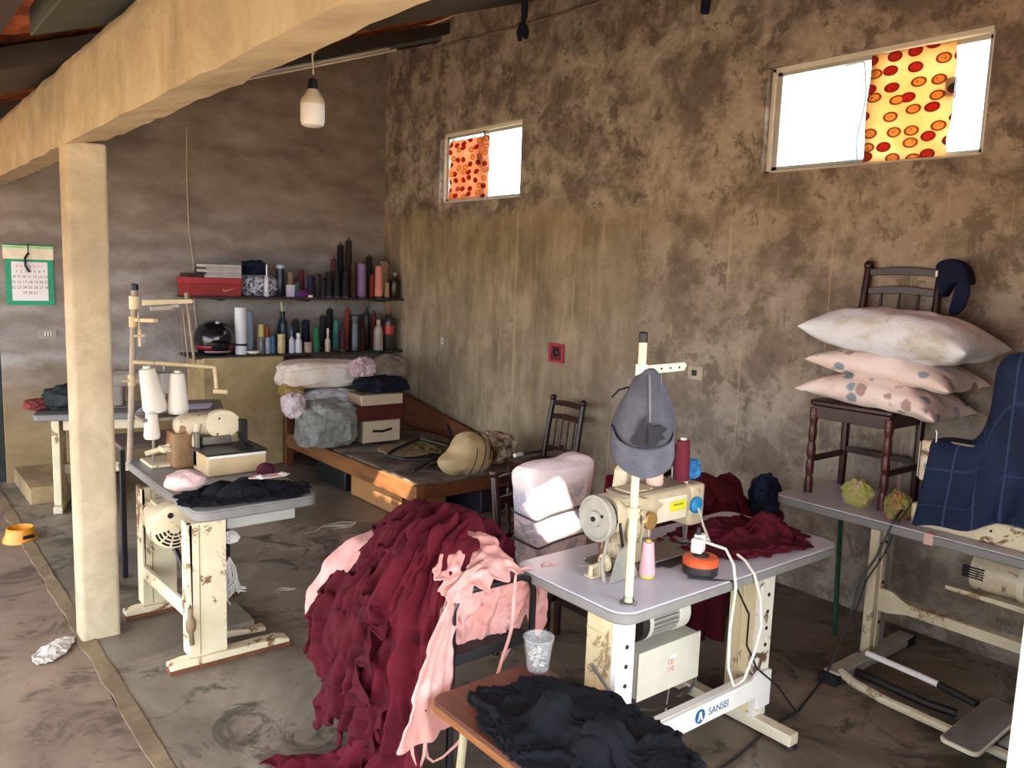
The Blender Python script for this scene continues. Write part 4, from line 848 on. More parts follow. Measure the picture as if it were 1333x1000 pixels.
# ================================================================== SEWING MACHINES AND THEIR TABLES
M_GCAST = paint('#a39f92', .5, .12); M_CHIP = paint('#d9d2c0', .45, .08, 6, wear='#5a4636'); M_WLEG = paint('#e3dfd6', .4, .05, 6)
M_OILY = paint('#c3b394', .4, .16, 7, wear='#6b4d30'); M_RUBBER = paint('#1b1918', .7, .2)
def lockstitch(name, label, loc, rotz, S=1.0, bed_h=.012, body=None, sticker=True):
    """flat-bed machine; operator at local -y, hand wheel at +x"""
    body = body or M_OILY; t = thing(name, label, 'sewing machine', loc, rotz); B = lambda q, n, m, p=None, **k: q.build(n, m, p or t, world=False, **k)
    def sc(q): q.v = [(x*S, y*S, z*S) for x, y, z in q.v]; return q
    q = MB(); q.rbox((-.26, -.09, .001), (.24, .09, bed_h), .02, 4); bed_ = B(sc(q), 'bed_plate', body if bed_h > .03 else M_STEEL, bevel=.002)
    q = MB(); q.rbox((-.235, -.05, bed_h), (-.17, .03, bed_h+.003), .012); B(sc(q), 'needle_plate', M_STEEL, bed_)
    b = bed_h; q = MB(); q.rbox((.075, -.062, b), (.205, .062, b+.15), .03, 5); q.rbox((.085, -.055, b+.13), (.20, .055, b+.175), .03, 5); B(sc(q), 'pillar', body, bevel=.003)
    q = MB(); secs = []; N = 14
    for x, zlo, zhi, hw in ((.225, .12, .245, .062), (.215, .115, .25, .066), (.16, .115, .252, .068), (.08, .135, .252, .066), (-.02, .148, .25, .06), (-.12, .15, .246, .056), (-.17, .14, .244, .055), (-.18, .135, .243, .054)):
        for k in range(N):
            a = 2*PI*k/N; c, s = math.cos(a), math.sin(a); f = .55
            secs.append((x, hw*math.copysign(abs(c)**f, c), b+(zlo+zhi)/2+(zhi-zlo)/2*math.copysign(abs(s)**f, s)))
    q.add(secs, [(i*N+k, i*N+(k+1) % N, (i+1)*N+(k+1) % N, (i+1)*N+k) for i in range(7) for k in range(N)]+[tuple(range(N)), tuple(range(7*N, 8*N))[::-1]]); arm = B(sc(q), 'arm', body)
    q = MB(); q.rbox((-.16, -.064, b+.246), (.18, .06, b+.256), .03, 4); B(sc(q), 'top_plate', paint('#8c7f6c', .5, .2), arm)
    q = MB(); q.rbox((.02, -.045, b+.2555), (.15, .045, b+.262), .02, 4); B(sc(q), 'oil_cover', body, arm)
    q = MB(); q.rbox((-.262, -.056, b+.085), (-.172, .056, b+.243), .022, 4); head = B(sc(q), 'head', body, bevel=.004)
    q = MB(); q.rbox((-.270, -.045, b+.095), (-.262, .045, b+.235), .004); B(sc(q), 'face_plate', M_STEEL, head)
    q = MB(); q.tube([(-.215, 0, b+.09), (-.215, 0, b+.035)], .006); q.tube([(-.215, 0, b+.04), (-.215, 0, b+.012)], .002); B(sc(q), 'needle_bar', M_STEEL)
    q = MB(); q.tube([(-.205, .018, b+.09), (-.205, .018, b+.02)], .006); q.rbox((-.23, -.03, b+.006), (-.195, .02, b+.012), .008); B(sc(q), 'presser_foot', M_STEEL)
    q = MB(); q.lathe([(.018, 0), (.02, .012), (.012, .014), (.012, .024)], (-.215, -.056, b+.15), 16, axis='y'); B(sc(q), 'tension_disc', M_STEEL, head)
    q = MB(); q.tube([(-.20, -.06, b+.235), (-.20, -.062, b+.28), (-.205, -.062, b+.29)], .004); B(sc(q), 'take_up_lever', M_STEEL, head)
    q = MB(); q.lathe([(.02, -.02), (.055, -.018), (.078, -.014), (.082, -.004), (.082, .012), (.074, .016), (.066, .008), (.03, .008), (.026, .018), (.012, .02)], (.262, 0, b+.175), 32, axis='x'); wheel = B(sc(q), 'hand_wheel', M_GCAST)
    q = MB(); q.lathe([(.064, 0), (.06, .02), (.064, .04)], (.215, 0, b+.175), 24, axis='x'); B(sc(q), 'belt_pulley', M_IRON, wheel)
    q = MB(); q.lathe([(.009, 0), (.009, .006)], (.282, 0, b+.175), 12, axis='x'); q.lathe([(.006, 0), (.006, .004)], (.270, .03, b+.19), 8, axis='x'); B(sc(q), 'wheel_screw', M_BLACK, wheel)
    return t
M_TOPSHADED = paint('#8a8885', .35, .1, 8)  # darker copy of the table-top grey, for tops away from the sky light
def table_top(t, x0, x1, y0, y1, z, r=.07, th=.045, top=None):
    q = MB(); q.rbox((x0, y0, z-.006), (x1, y1, z), r, 6); q.mat(1).rbox((x0+.0005, y0+.0005, z-th), (x1-.0005, y1-.0005, z-.006), r, 6)
    return q.build('table_top', [top or M_TOPSKYLIT, paint('#7f7c78', .5, .1)], t)

# ---- centre table
X0, X1, Y0, Y1, ZT = 1.885, 3.215, 1.715, 2.30, .72
ct = thing('sewing_table', 'grey topped sewing table with a blue logo rail in the middle of the room', 'table', (2.5, 2.0, 0))
top = table_top(ct, X0, X1, Y0, Y1, ZT)
M_LEGC = paint('#cdbb93', .5, .12, 5, wear='#8b7350')
for x in (1.925, 2.745):
    q = MB(); q.box((x, 1.80, .06), (x+.055, 1.92, .665)); q.box((x-.003, 1.855, .06), (x, 1.859, .665)); q.box((x-.004, 1.80, .60), (x-.002, 1.92, .604)); lg = q.build('leg', M_LEGC, ct, bevel=.004)
    q = MB(); q.box((x, 1.772, .05), (x+.085, 1.80, .675)); fl = q.build('front_flange', M_CHIP if x > 2 else M_WLEG, lg, bevel=.003)
    q = MB()
    for z in (.36, .43, .50, .57): q.lathe([(.008, 0), (.008, .003)], (x+.045, 1.772, z), 10, axis='y')
    q.build('bolt_holes', M_IRON, fl)
    q = MB(); q.box((x, 1.60, .012), (x+.06, 2.34, .06)); q.build('foot', M_CREAM2, ct, bevel=.006)
    for y in (1.62, 2.31):
        q = MB(); q.lathe([(.03, 0), (.034, .004), (.03, .014)], (x+.03, y, 0), 12); q.build('rubber_pad', M_RUBBER, ct)
    q = MB(); q.box((x-.01, 1.78, .66), (x+.09, 2.2, .676)); q.build('top_bracket', M_CREAM2, ct, bevel=.002)
q = MB(); q.prism([(1.99, .155), (2.745, .155), (2.745, .10), (2.83, .10), (2.83, .25), (2.745, .262), (2.70, .235), (1.99, .235)], 1.755, 1.772); q.box((1.99, 1.772, .225), (2.745, 1.81, .235)); rail = q.build('logo_rail', M_WLEG, ct, bevel=.003)
M_LOGO = paint('#155b8c', .4, .03)
q = MB(); q.lathe([(.028, 0), (.028, .0012)], (2.375, 1.755, .195), 28, axis='y'); lg = q.build('logo_disc', M_LOGO, rail)
q = MB(); q.prism([(2.360, .179), (2.368, .179), (2.3745, .198), (2.381, .179), (2.389, .179), (2.379, .214), (2.370, .214)], 1.7515, 1.7535); q.build('logo_mark', M_WLEG, lg)
text_mesh('SANSEI', .04, 'logo_lettering', M_LOGO, T(2.487, 1.7545, .195) @ VF, rail)
# motor and switch box below
q = MB(); q.rbox((2.13, 1.86, .285), (2.475, 2.06, .465), .012, 3); mb_ = thing('motor_control_box', 'pale grey control box with a red stamp under the centre table', 'control box', (2.3, 1.96, .285))
q.build('housing', paint('#b9b5a4', .45, .05), mb_, bevel=.003)
q = MB(); q.rbox((2.128, 1.852, .282), (2.477, 1.86, .468), .004, 2); cov = q.build('front_cover', paint('#c2beac', .45, .04), mb_)
text_mesh('CE\n110', .028, 'red_stamp', paint('#c46a70', .6), T(2.305, 1.8515, .375) @ VF, cov)
q = MB(); q.box((2.30, 1.8505, .402), (2.335, 1.852, .416)); q.build('white_label', M_WHITE, cov)
mot = thing('table_motor', 'ribbed grey electric motor hanging under the centre table above the control box', 'motor', (2.28, 1.96, .59)); q = MB()
q.lathe([(.03, -.15), (.078, -.148), (.08, -.14), (.08, -.105)], (2.29, 1.93, .562), 28, axis='x'); q.build('dark_end_bell', M_IRON, mot)
q = MB()
for k in range(26):
    a = 2*PI*k/26; q.box((-.105, -.0035, .062), (.05, .0035, .079), T(2.29, 1.93, .562) @ RX(a))
q.lathe([(.066, -.105), (.066, .05)], (2.29, 1.93, .562), 28, axis='x'); q.build('ribbed_body', paint('#a7a399', .4, .1, metal=.4), mot)
q = MB(); q.lathe([(.082, -.115), (.082, -.095)], (2.29, 1.93, .562), 28, axis='x'); q.lathe([(.08, .05), (.083, .055), (.083, .11), (.07, .125), (.02, .128)], (2.29, 1.93, .562), 28, axis='x'); q.box((2.22, 1.91, .63), (2.36, 1.95, .672)); q.build('end_bells', paint('#b8b3a6', .45, .08), mot)
lk = lockstitch('sewing_machine', 'oily cream sewing machine with a grey hand wheel on the centre table', (2.385, 2.075, ZT), PI, 1.06, .012)
# extra details of this machine: yellow sticker, blue dial, belt, bobbin winder
q = MB(); q.rbox((-.05, -.02, 0), (.05, .02, .0012), .014, 4, T(-.10, .0668, .205) @ RX(-PI/2) @ RZ(.04)); ys_ = q.build('yellow_sticker', paint('#d6cf2e', .5, .1), lk, world=False)
q = MB(); q.rbox((-.03, -.006, 0), (.03, .001, .0006), .002, 2, T(-.10, .0682, .208) @ RX(-PI/2)); q.build('faded_print', paint('#7d8a2a', .5), ys_, world=False)
q = MB(); q.lathe([(.034, .0), (.034, .01), (.022, .018), (.006, .02)], (0, 0, 0), 20, M=T(-.215, .059, .19) @ RX(-PI/2)); q.build('blue_dial', paint('#1f7fae', .4), lk, world=False)
q = MB(); q.rbox((-.155, .060, .15), (.02, .064, .245), .001, 1); q.build('pale_arm_panel', paint('#d9d0b6', .4, .08), lk, world=False)
q = MB(); q.tube([(.228, -.064, .20), (.20, -.07, .10), (.165, -.08, .002)], .006, 6); q.tube([(.228, .066, .19), (.215, .075, .10), (.19, .07, .002)], .006, 6); q.build('drive_belt', M_RUBBER, lk, world=False)
q = MB(); q.prism([(.19, .004), (.335, .004), (.295, .115), (.255, .13)], .13, .138); q.box((.25, .06, .04), (.27, .13, .06)); q.tube([(.30, .08, .15), (.345, .10, .06), (.35, .12, .005)], .007, 6); q.tube([(.20, .10, .16), (.24, .12, .08), (.215, .14, .004)], .006, 6); q.box((.10, .07, 0), (.24, .105, .006)); q.build('belt_guard', paint('#8f8b80', .5, .15), lk, world=False)
q = MB(); q.blob((.17, .085, .155), (.035, .02, .055), 16, 10, .1, 2, 3); q.tube([(.12, .075, .10), (.12, .085, .2), (.14, .08, .235)], .006); q.tube([(.10, .075, .22), (.085, .085, .12), (.09, .085, .05)], .004); q.build('winder_bracket', M_OILY, lk, world=False)
q = MB(); q.lathe([(.03, 0), (.034, .004), (.034, .02), (.02, .024)], (.085, .078, .18), 18, axis='y', M=RX(0)); q.v = [(x, y+.02, z) for x, y, z in q.v]; q.build('brass_disc', paint('#a8854c', .4, .15, metal=.5), lk, world=False)
bwd = thing('bobbin_winder', 'small cream bobbin winder with a holed wheel at the left end of the centre table', 'bobbin winder', (2.06, 2.06, ZT)); q = MB()
q.lathe([(.03, 0), (.034, .006), (.03, .012), (.012, .013)], (2.095, 2.02, ZT+.045), 22, axis='x'); wh = q.build('wheel', M_CREAM, bwd)
q = MB()
for k in range(6): a = k*PI/3; q.lathe([(.006, 0), (.006, .003)], (2.107, 2.02+.02*math.cos(a), ZT+.045+.02*math.sin(a)), 8, axis='x')
q.build('wheel_holes', M_BLACK, wh)
q = MB(); q.rbox((2.02, 2.0, ZT+.001), (2.09, 2.05, ZT+.012), .008); q.tube([(2.03, 2.02, ZT+.01), (2.03, 2.02, ZT+.04), (2.10, 2.02, ZT+.045)], .011); q.box((2.06, 2.005, ZT+.01), (2.08, 2.035, ZT+.04)); q.build('bracket', M_OILY, bwd, bevel=.002)
# thread stand rod
st = thing('thread_stand', 'cream thread stand pole rising from the front corner of the centre table', 'thread stand', (1.975, 1.78, ZT)); q = MB()
q.tube([(1.975, 1.78, ZT+.001), (1.975, 1.78, 1.60)], .0135, 14); q.build('pole', paint('#d8cba4', .4, .06), st)
q = MB(); q.lathe([(.014, 1.60), (.0145, 1.602), (.0145, 1.63), (.01, 1.635)], (1.975, 1.78, 0), 14); q.build('black_cap', M_BLACK, st)
q = MB(); q.lathe([(.03, .721), (.03, .727), (.02, .73), (.018, .745)], (1.975, 1.78, 0), 18); q.build('base_nut', M_STEEL, st)
q = MB(); q.prism([(1.985, 1.495), (2.185, 1.50), (2.195, 1.518), (2.185, 1.528), (1.985, 1.525)], 1.775, 1.785); q.lathe([(.02, 1.49), (.02, 1.53)], (1.975, 1.78, 0), 14)
ar = q.build('guide_arm', paint('#dbd3bd', .4, .06), st, bevel=.002)
q = MB()
for k in range(4): q.lathe([(.004, 0), (.004, .002)], (2.02+.045*k, 1.775, 1.512), 8, axis='y')
q.build('thread_eyes', M_IRON, ar)
q = MB(); q.lathe([(.022, .0), (.022, .035)], (1.975, 1.78, 1.02), 14); q.tube([(1.975, 1.80, 1.035), (1.99, 1.86, 1.05), (2.03, 1.86, 1.035), (2.05, 1.80, 1.02), (2.02, 1.77, 1.0)], .006, 6); q.build('clamp', M_OILY, st)
# cones on the machine and on the table
GC = 'thread cones on the centre table'
cone(2.42, 2.08, ZT+.278, .034, .155, '#dfb6a4', 'pale pink thread cone on top of the machine half under the cap', GC, taper=.72)
cone(2.575, 2.075, ZT+.272, .032, .185, '#6a1f30', 'tall maroon thread cone on top of the machine head', GC, taper=.8)
cone(2.215, 1.915, ZT+.001, .03, .14, '#dba9ae', 'pink thread cone with yellow tip standing on the grey table top', GC, taper=.62, core='#c9b92e')
heap('blue_cloth', 'crumpled bright blue cloth scrap on the machine head beside the maroon cone', 'cloth', (2.655, 2.10, ZT+.276), (.05, .04, .045), wrinkled('#2b6fa3', '#3f8fc4', 12, .8), 41, .3, 3)
# cream casing behind the machine
bh = thing('machine_cover', 'cream metal machine cover standing behind the centre machine', 'cover', (2.44, 2.26, ZT)); q = MB(); q.prism([(2.36, ZT+.002), (2.58, ZT+.002), (2.58, ZT+.30), (2.43, ZT+.33), (2.40, ZT+.31)], 2.215, 2.285); q.build('casing', M_CREAM, bh, bevel=.01)
q = MB(); q.box((2.44, 2.212, ZT+.262), (2.56, 2.215, ZT+.29)); q.build('pale_plate', M_WHITE, bh)

# ---- cap hung on the pole
def cap_profile():
    vs = []; nu, nv = 32, 20
    return nu, nv
cp = thing('baseball_cap', 'grey baseball cap hanging upside down on the cream thread stand pole', 'cap', (1.99, 1.765, 1.18))
tc = NT('washed_grey_cloth'); tc.base(tc.ramp(tc.noise(9, 6, .7), [(.3, '#3d3e46'), (.7, '#5a5b63')])); tc.bump(tc.noise(300, 2), .3, .002); M_CAP = tc.done(.95, 0, .15)
t2 = NT('washed_grey_peak'); t2.base(t2.ramp(t2.noise(9, 6, .7), [(.3, '#45464f'), (.7, '#64656d')])); t2.bump(t2.noise(300, 2), .3, .002); M_CAP2 = t2.done(.95, 0, .15)
CM = T(1.99, 1.755, 0)
fx = Vector((CR[0][0], CR[0][1], 0)).normalized(); fd = Vector((-CR[2][0], -CR[2][1], 0)).normalized()   # the cap front faces into the yard
def capp(x, y, z): return Vector((1.985, 1.775, z))+fx*x+fd*y
q = MB(); nu, nv = 40, 18; vs = []
for j in range(nv+1):
    u = j/nv; z = 1.515-.275*u; w_ = .022+.083*min(1, (u/.62))**.75-.012*max(0, u-.7)/.3; off = .010*math.sin(PI*u)+.010*u; dp = .03+.055*min(1, u/.55)
    for i in range(nu):
        a = 2*PI*i/nu; k = 1+.035*math.sin(a*5+u*4)*(1-u*.4)+.03*mnoise.noise(Vector((math.cos(a)*2, math.sin(a)*2, u*6)))
        vs.append(capp(.012-.012*u+w_*k*math.cos(a), off+dp*k*math.sin(a), z))
q.add(vs, [(j*nu+i, j*nu+(i+1) % nu, (j+1)*nu+(i+1) % nu, (j+1)*nu+i) for j in range(nv) for i in range(nu)]+[tuple(range(nu))[::-1]]); cr = q.build('crown', M_CAP, cp); cr.modifiers.new('thickness', 'SOLIDIFY').thickness = .003
# peak: a curved visor whose upper rim bows round the forehead panel and whose lip hangs lowest in the middle
q = MB(); vs = []; nu2, nv2 = 28, 8
for j in range(nv2+1):
    b = j/nv2
    for i in range(nu2+1):
        s_ = -1+2*i/nu2; a = s_*PI*.5; x = .102*math.sin(a)*(1+.02*b); zt = 1.335-.062*math.cos(a)**.8; zb = 1.285-.098*math.cos(a)**.75 if abs(s_) < 1 else 1.285
        vs.append(capp(x-.002, .03+.075*math.cos(a)**.6*(1 if abs(s_) < 1 else 0)+.035*b*math.cos(a), zt*(1-b)+zb*b) if abs(s_) < .999 else capp(x-.002, .03, zt*(1-b)+zb*b))
q.add(vs, [(j*(nu2+1)+i, j*(nu2+1)+i+1, (j+1)*(nu2+1)+i+1, (j+1)*(nu2+1)+i) for j in range(nv2) for i in range(nu2)]); pk = q.build('peak', M_CAP2, cp); pk.modifiers.new('thickness', 'SOLIDIFY').thickness = .005
# dark embroidered patch on the front panel: two jagged leaves either side of the seam
for sg, pts in ((-1, [(-.006, 1.385), (-.022, 1.36), (-.034, 1.325), (-.05, 1.30), (-.045, 1.288), (-.02, 1.282), (-.006, 1.278)]), (1, [(.006, 1.36), (.02, 1.345), (.04, 1.352), (.07, 1.338), (.05, 1.322), (.062, 1.305), (.04, 1.30), (.03, 1.283), (.006, 1.278)])):
    q = MB(); q.add([capp(x, .116-.9*x*x*6+.05*(1.33-z), z) for x, z in pts], [tuple(range(len(pts)))]); em = q.build('embroidered_patch', paint('#24242b', .9), cr, smooth=False); em.modifiers.new('thickness', 'SOLIDIFY').thickness = .004
q = MB(); q.tube([capp(.008, y, z) for z, y in ((1.50, .045), (1.45, .072), (1.39, .097), (1.33, .108), (1.28, .112))], .0035, 6); q.tube([capp(.05, y, z) for z, y in ((1.50, .02), (1.44, .045), (1.38, .068), (1.33, .07))], .0025, 6); q.build('panel_seams', paint('#6e6f77', .9), cr)
q = MB(); q.tube([capp(-.05, .01, 1.455), capp(-.085, .02, 1.445), capp(-.105, .02, 1.42)], .0035, 6); q.build('strap', M_BLACK, cp)

# ---- small things on the centre table
tp_ = thing('round_box', 'round orange and black box with a white plug on the centre table', 'box', (2.415, 1.83, ZT)); q = MB(); q.lathe([(.062, .001), (.066, .006), (.066, .038)], (2.415, 1.83, ZT), 30); q.build('black_base', paint('#2a2424', .45), tp_)
q = MB(); q.lathe([(.067, .038), (.067, .058), (.06, .066), (.045, .068)], (2.415, 1.83, ZT), 30); q.build('orange_lid', paint('#c8532a', .4, .06), tp_)
q = MB(); q.lathe([(.03, .068), (.03, .073)], (2.415, 1.83, ZT), 20); q.build('dark_centre', M_BLACK, tp_)
pl = thing('power_adapter', 'white plug adapter lying on the orange and black box', 'plug', (2.42, 1.85, ZT+.0735)); q = MB(); q.rbox((-.03, -.022, 0), (.03, .022, .055), .01, 3, T(2.42, 1.85, ZT+.075) @ RZ(.4)); q.rbox((.0, -.02, .03), (.042, .02, .065), .01, 3, T(2.42, 1.85, ZT+.075) @ RZ(.4)); q.build('adapter_body', M_WHITE, pl, bevel=.003)
q = MB(); q.tube([(2.43, 1.86, ZT+.13), (2.432, 1.86, ZT+.165)], [.012, .007]); q.build('black_plug', M_BLACK, pl)
def pxp(*a): return [at(x, y, ax, v) for x, y, ax, v in a]
q = MB(); q.tube([(2.60, 2.0, ZT+.18), (2.55, 1.93, ZT+.13), (2.50, 1.86, ZT+.10), (2.46, 1.84, ZT+.12)], .005, 6); 
q.tube([(2.45, 1.85, ZT+.11)]+pxp((945, 715, 1, 1.76), (955, 735, 1, 1.705), (958, 765, 1, 1.70), (950, 820, 1, 1.70), (948, 870, 1, 1.70), (955, 893, 1, 1.70), (968, 885, 1, 1.70), (982, 850, 1, 1.70), (991, 815, 1, 1.70), (990, 780, 1, 1.70), (982, 748, 1, 1.705), (970, 730, 1, 1.76), (960, 722, 1, 1.80)), .0055, 7)
one(q, 'charging_cable', paint('#dcd6c8', .5), 'white cord looping down over the front edge of the centre table', 'cord')
q = MB(); q.tube(pxp((895, 752, 1, 1.80), (955, 757, 1, 1.71), (975, 800, 1, 1.72), (972, 840, 1, 1.74), (985, 870, 1, 1.73), (1012, 893, 1, 1.72), (1035, 925, 2, .02)), .004, 6); one(q, 'loose_cable', M_BLACK, 'thin black cord hanging from the table past the right cream leg', 'cord')
sc_ = thing('scissors', 'black handled scissors lying by the pink cone on the centre table', 'scissors', (2.42, 1.98, ZT)); q = MB()
for s in (-1, 1): q.prism([(0, .004*s-.004), (.12, .002*s-.002), (0, .004*s+.006)], .002, .005, 'xy', T(2.36, 2.0, ZT) @ RZ(.15+.1*s))
q.build('blades', M_STEEL, sc_); q = MB()
for s in (-1, 1): q.tube([Vector((2.34, 1.99+.02*s, ZT+.006))+Vector((.028*math.cos(a), .016*math.sin(a), 0)) for a in [k*PI/5 for k in range(11)]], .005, 6)
q.build('handles', M_BLACK, sc_)
P = simulate(grid((2.36, 1.93, ZT+.03), (.34, .03, 0), (0, .09, 0), 26, 9), 1.12, [s_box((2.5, 2, ZT-.1), (.6, .4, .1))], steps=40, seed=9); o = cloth_obj(P, 'fabric_strip', cloth_mat('#3a3436'), th=.003); tag(o, 'dark fabric strip lying between pink cone and machine needle', 'fabric')
c = at(790, 735, 2, ZT); q = MB(); r9 = random.Random(4)
for k in range(9):
    a = r9.uniform(0, 6); o_ = Vector((r9.uniform(-.10, .10), r9.uniform(-.05, .05), .003)); q.tube([c+o_+Vector((math.cos(a)*.04*u+.01*math.sin(4*u+k), math.sin(a)*.04*u, .003*abs(u))) for u in (-1, -.5, 0, .5, 1)], .0022, 5)
one(q, 'thread_clippings', paint('#b79a8c', .8), 'pinkish thread clippings scattered by the thread stand pole', 'thread scrap', org=c)
# control box lead and hanging chain
q = MB(); q.tube(pxp((906, 860, 1, 1.9), (905, 890, 1, 1.9), (880, 915, 1, 1.9), (850, 925, 1, 1.9), (815, 922, 1, 1.88), (790, 895, 1, 1.75), (770, 865, 1, 1.72)), .006, 7); one(q, 'motor_lead', paint('#5b5752', .5), 'grey lead sagging from the control box behind the logo rail', 'cord')
q = MB(); q.tube(pxp((872, 890, 1, 1.95), (868, 915, 1, 1.95), (866, 930, 1, 1.95), (860, 948, 1, 1.95)), [.004, .003, .006, .004], 6); one(q, 'treadle_chain', paint('#b6ada0', .5, metal=.4), 'pale treadle chain hanging below the control box', 'chain')
q = MB(); q.rbox((2.20, 1.98, .04), (2.62, 2.22, .065), .03, 4); q.box((1.98, 2.08, .03), (2.745, 2.11, .05)); one(q, 'foot_pedal', paint('#6d655c', .5, .2), 'grey foot pedal plate under the centre table', 'pedal', bevel=.003)

# ---- left overlock table
lt = thing('overlock_table', 'grey topped table with cream legs beside the concrete column', 'table', (1.4, 4.1, 0))
LX0, LX1, LY0, LY1, LZ = 1.115, 1.70, 3.545, 4.74, .72
table_top(lt, LX0, LX1, LY0, LY1, LZ, .06, .05, M_TOPSHADED)
q = MB(); q.box((1.27, 3.60, .605), (1.60, 3.95, .668)); q.build('drawer', paint('#a9a69c', .45, .06), lt, bevel=.006)
for n_, (x, y) in enumerate(((1.085, 3.56), (1.075, 4.27))):
    q = MB(); q.box((x, y, .05), (x+.165, y+.035, .668)); q.box((x, y, .05), (x+.02, y+.10, .668)); q.box((x+.145, y, .05), (x+.165, y+.10, .668)); lg = q.build('leg', M_CREAM, lt, bevel=.004)
    q = MB(); q.box((x+.045, y-.002, .06), (x+.049, y, .66)); q.build('fold_line', paint('#8f8062', .6), lg)
    q = MB(); q.prism([(x-.09, 0), (x+.46, 0), (x+.46, .035), (x+.40, .05), (x-.03, .05), (x-.09, .04)], y-.02, y+.055); ft = q.build('foot', M_CREAM, lt, bevel=.006)
    q = MB(); q.prism([(x-.092, 0), (x+.462, 0), (x+.462, .02), (x-.092, .022)], y-.022, y+.057); q.build('rusty_edge', paint('#6a4026', .8, .3), ft)
q = MB(); q.prism([(3.56, .235), (4.27, .20), (4.27, .265), (3.56, .305)], 1.075, 1.095, 'yz'); q.build('cross_rail', M_CREAM, lt, bevel=.003)
q = MB(); q.prism([(1.27, .03), (1.50, .015), (1.50, .035), (1.27, .065)], 3.72, 3.78); q.box((1.2, 3.70, .05), (1.24, 4.2, .07)); q.build('treadle_link', M_CREAM, lt, bevel=.003)
q = MB(); q.rbox((1.24, 3.74, .05), (1.46, 4.02, .075), .03, 4, T(0, 0, 0)); q.build('treadle_plate', paint('#7d7568', .55, .2), lt, bevel=.003)
q = MB(); q.blob((1.08, 3.53, .22), (.022, .025, .045), 12, 8, .15); q.tube([(1.08, 3.53, .30), (1.075, 3.52, .22), (1.085, 3.53, .13)], .012); q.build('knee_lever', paint('#7a6648', .6, .3), lt)
fm = thing('clutch_motor', 'cream motor with a slotted round fan cover under the left table', 'motor', (1.15, 3.85, .56)); FC = (1.105, 3.83, .585)
q = MB(); q.lathe([(.105, .0), (.108, -.02), (.108, -.07), (.09, -.08)], FC, 32, axis='y'); q.lathe([(.085, -.08), (.085, -.25), (.06, -.27)], FC, 28, axis='y'); q.box((1.06, 3.88, .65), (1.15, 4.05, .672)); body_ = q.build('motor_body', M_OILY, fm)
q = MB(); q.lathe([(.103, .0), (.098, .012), (.03, .018)], FC, 32, axis='y'); fc = q.build('fan_cover', M_CREAM, fm)
q = MB()
for rr in (.034, .052, .070, .086):
    for s in range(5):
        a0 = -2.9+s*.58; n = 5; vs = []
        for k in range(n+1):
            a = a0+.44*k/n
            for r_ in (rr-.005, rr+.005): vs.append((FC[0]+r_*math.cos(a), FC[1]-.0185 if r_ < .03 else FC[1]-.0195+(.0065*max(0, r_-.03)/.068), FC[2]+r_*math.sin(a)))
        q.add(vs, [(2*k, 2*k+1, 2*k+3, 2*k+2) for k in range(n)])
sl2 = q.build('cooling_slots', M_BLACK, fc); sl2.modifiers.new('thickness', 'SOLIDIFY').thickness = .003
q = MB(); q.lathe([(.014, 0), (.012, .006)], (FC[0]-.02, FC[1]-.016, FC[2]+.06), 12, axis='y'); q.build('oil_cap', M_BLACK, fc)
q = MB(); q.tube([(1.11, 3.9, .48), (1.12, 3.86, .46), (1.14, 3.75, .36), (1.16, 3.7, .25), (1.17, 3.68, .12)], .012); one(q, 'motor_cable', M_BLACK, 'black cable hanging below the fan motor of the left table', 'cable')
for k, (dx, dy) in enumerate(((0, 0), (.03, .02), (.055, -.01), (.02, .05))): pass
# overlock head
ov = thing('overlock_machine', 'compact cream and rust overlock machine on the left table', 'sewing machine', (1.47, 4.25, LZ)); q = MB()
q.rbox((1.36, 4.12, LZ+.002), (1.67, 4.36, LZ+.11), .012, 3); q.build('base_casing', paint('#c7ac82', .5, .1, 6), ov, bevel=.004)
q = MB(); q.rbox((1.35, 4.11, LZ+.11), (1.675, 4.37, LZ+.122), .012, 3); q.build('dark_top_plate', paint('#3c3632', .35, .2, metal=.4), ov)
q = MB(); q.rbox((1.365, 4.118, LZ+.095), (1.665, 4.1215, LZ+.113), .003, 2); q.build('pale_edge', M_WHITE, ov)
q = MB(); q.rbox((1.27, 4.38, LZ+.002), (1.40, 4.54, LZ+.19), .03, 4); q.rbox((1.30, 4.375, LZ+.19), (1.40, 4.52, LZ+.235), .03, 4); q.build('gear_housing', paint('#8e6a45', .5, .25, 6), ov, bevel=.006)
q = MB(); q.blob((1.42, 4.43, LZ+.225), (.135, .075, .06), 26, 14, .04, 2, 2, None, .7, RZ(-.15)); q.tube([(1.39, 4.36, LZ+.24), (1.37, 4.35, LZ+.16), (1.375, 4.35, LZ+.125)], [.02, .016, .022], 10); arm = q.build('arm', M_OILY, ov)
q = MB(); q.lathe([(.045, .0), (.075, .004), (.078, .012), (.078, .05), (.06, .06)][::-1], (1.52, 4.34, LZ+.228), 24, M=RX(-PI/2), sx=1.2); hd_ = q.build('head_cover', M_CREAM, ov)
q = MB()
for a in (.6, 2.2, 3.9, 5.5): q.lathe([(.006, 0), (.006, .004)], (1.52+.075*math.cos(a), 4.282, LZ+.228+.055*math.sin(a)), 8, axis='y')
q.build('cover_screws', M_IRON, hd_)
q = MB(); q.box((1.60, 4.30, LZ+.12), (1.635, 4.34, LZ+.25)); q.tube([(1.58, 4.28, LZ+.17), (1.58, 4.24, LZ+.14), (1.58, 4.2, LZ+.128)], .008); q.rbox((1.54, 4.17, LZ+.122), (1.62, 4.25, LZ+.13), .01); q.build('presser_foot', M_IRON, ov)
q = MB(); q.rbox((1.40, 4.33, LZ+.122), (1.56, 4.41, LZ+.17), .012); q.box((1.36, 4.30, LZ+.02), (1.38, 4.42, LZ+.20)); q.build('looper_cover', paint('#7d7468', .35, .2, metal=.5), ov, bevel=.003)
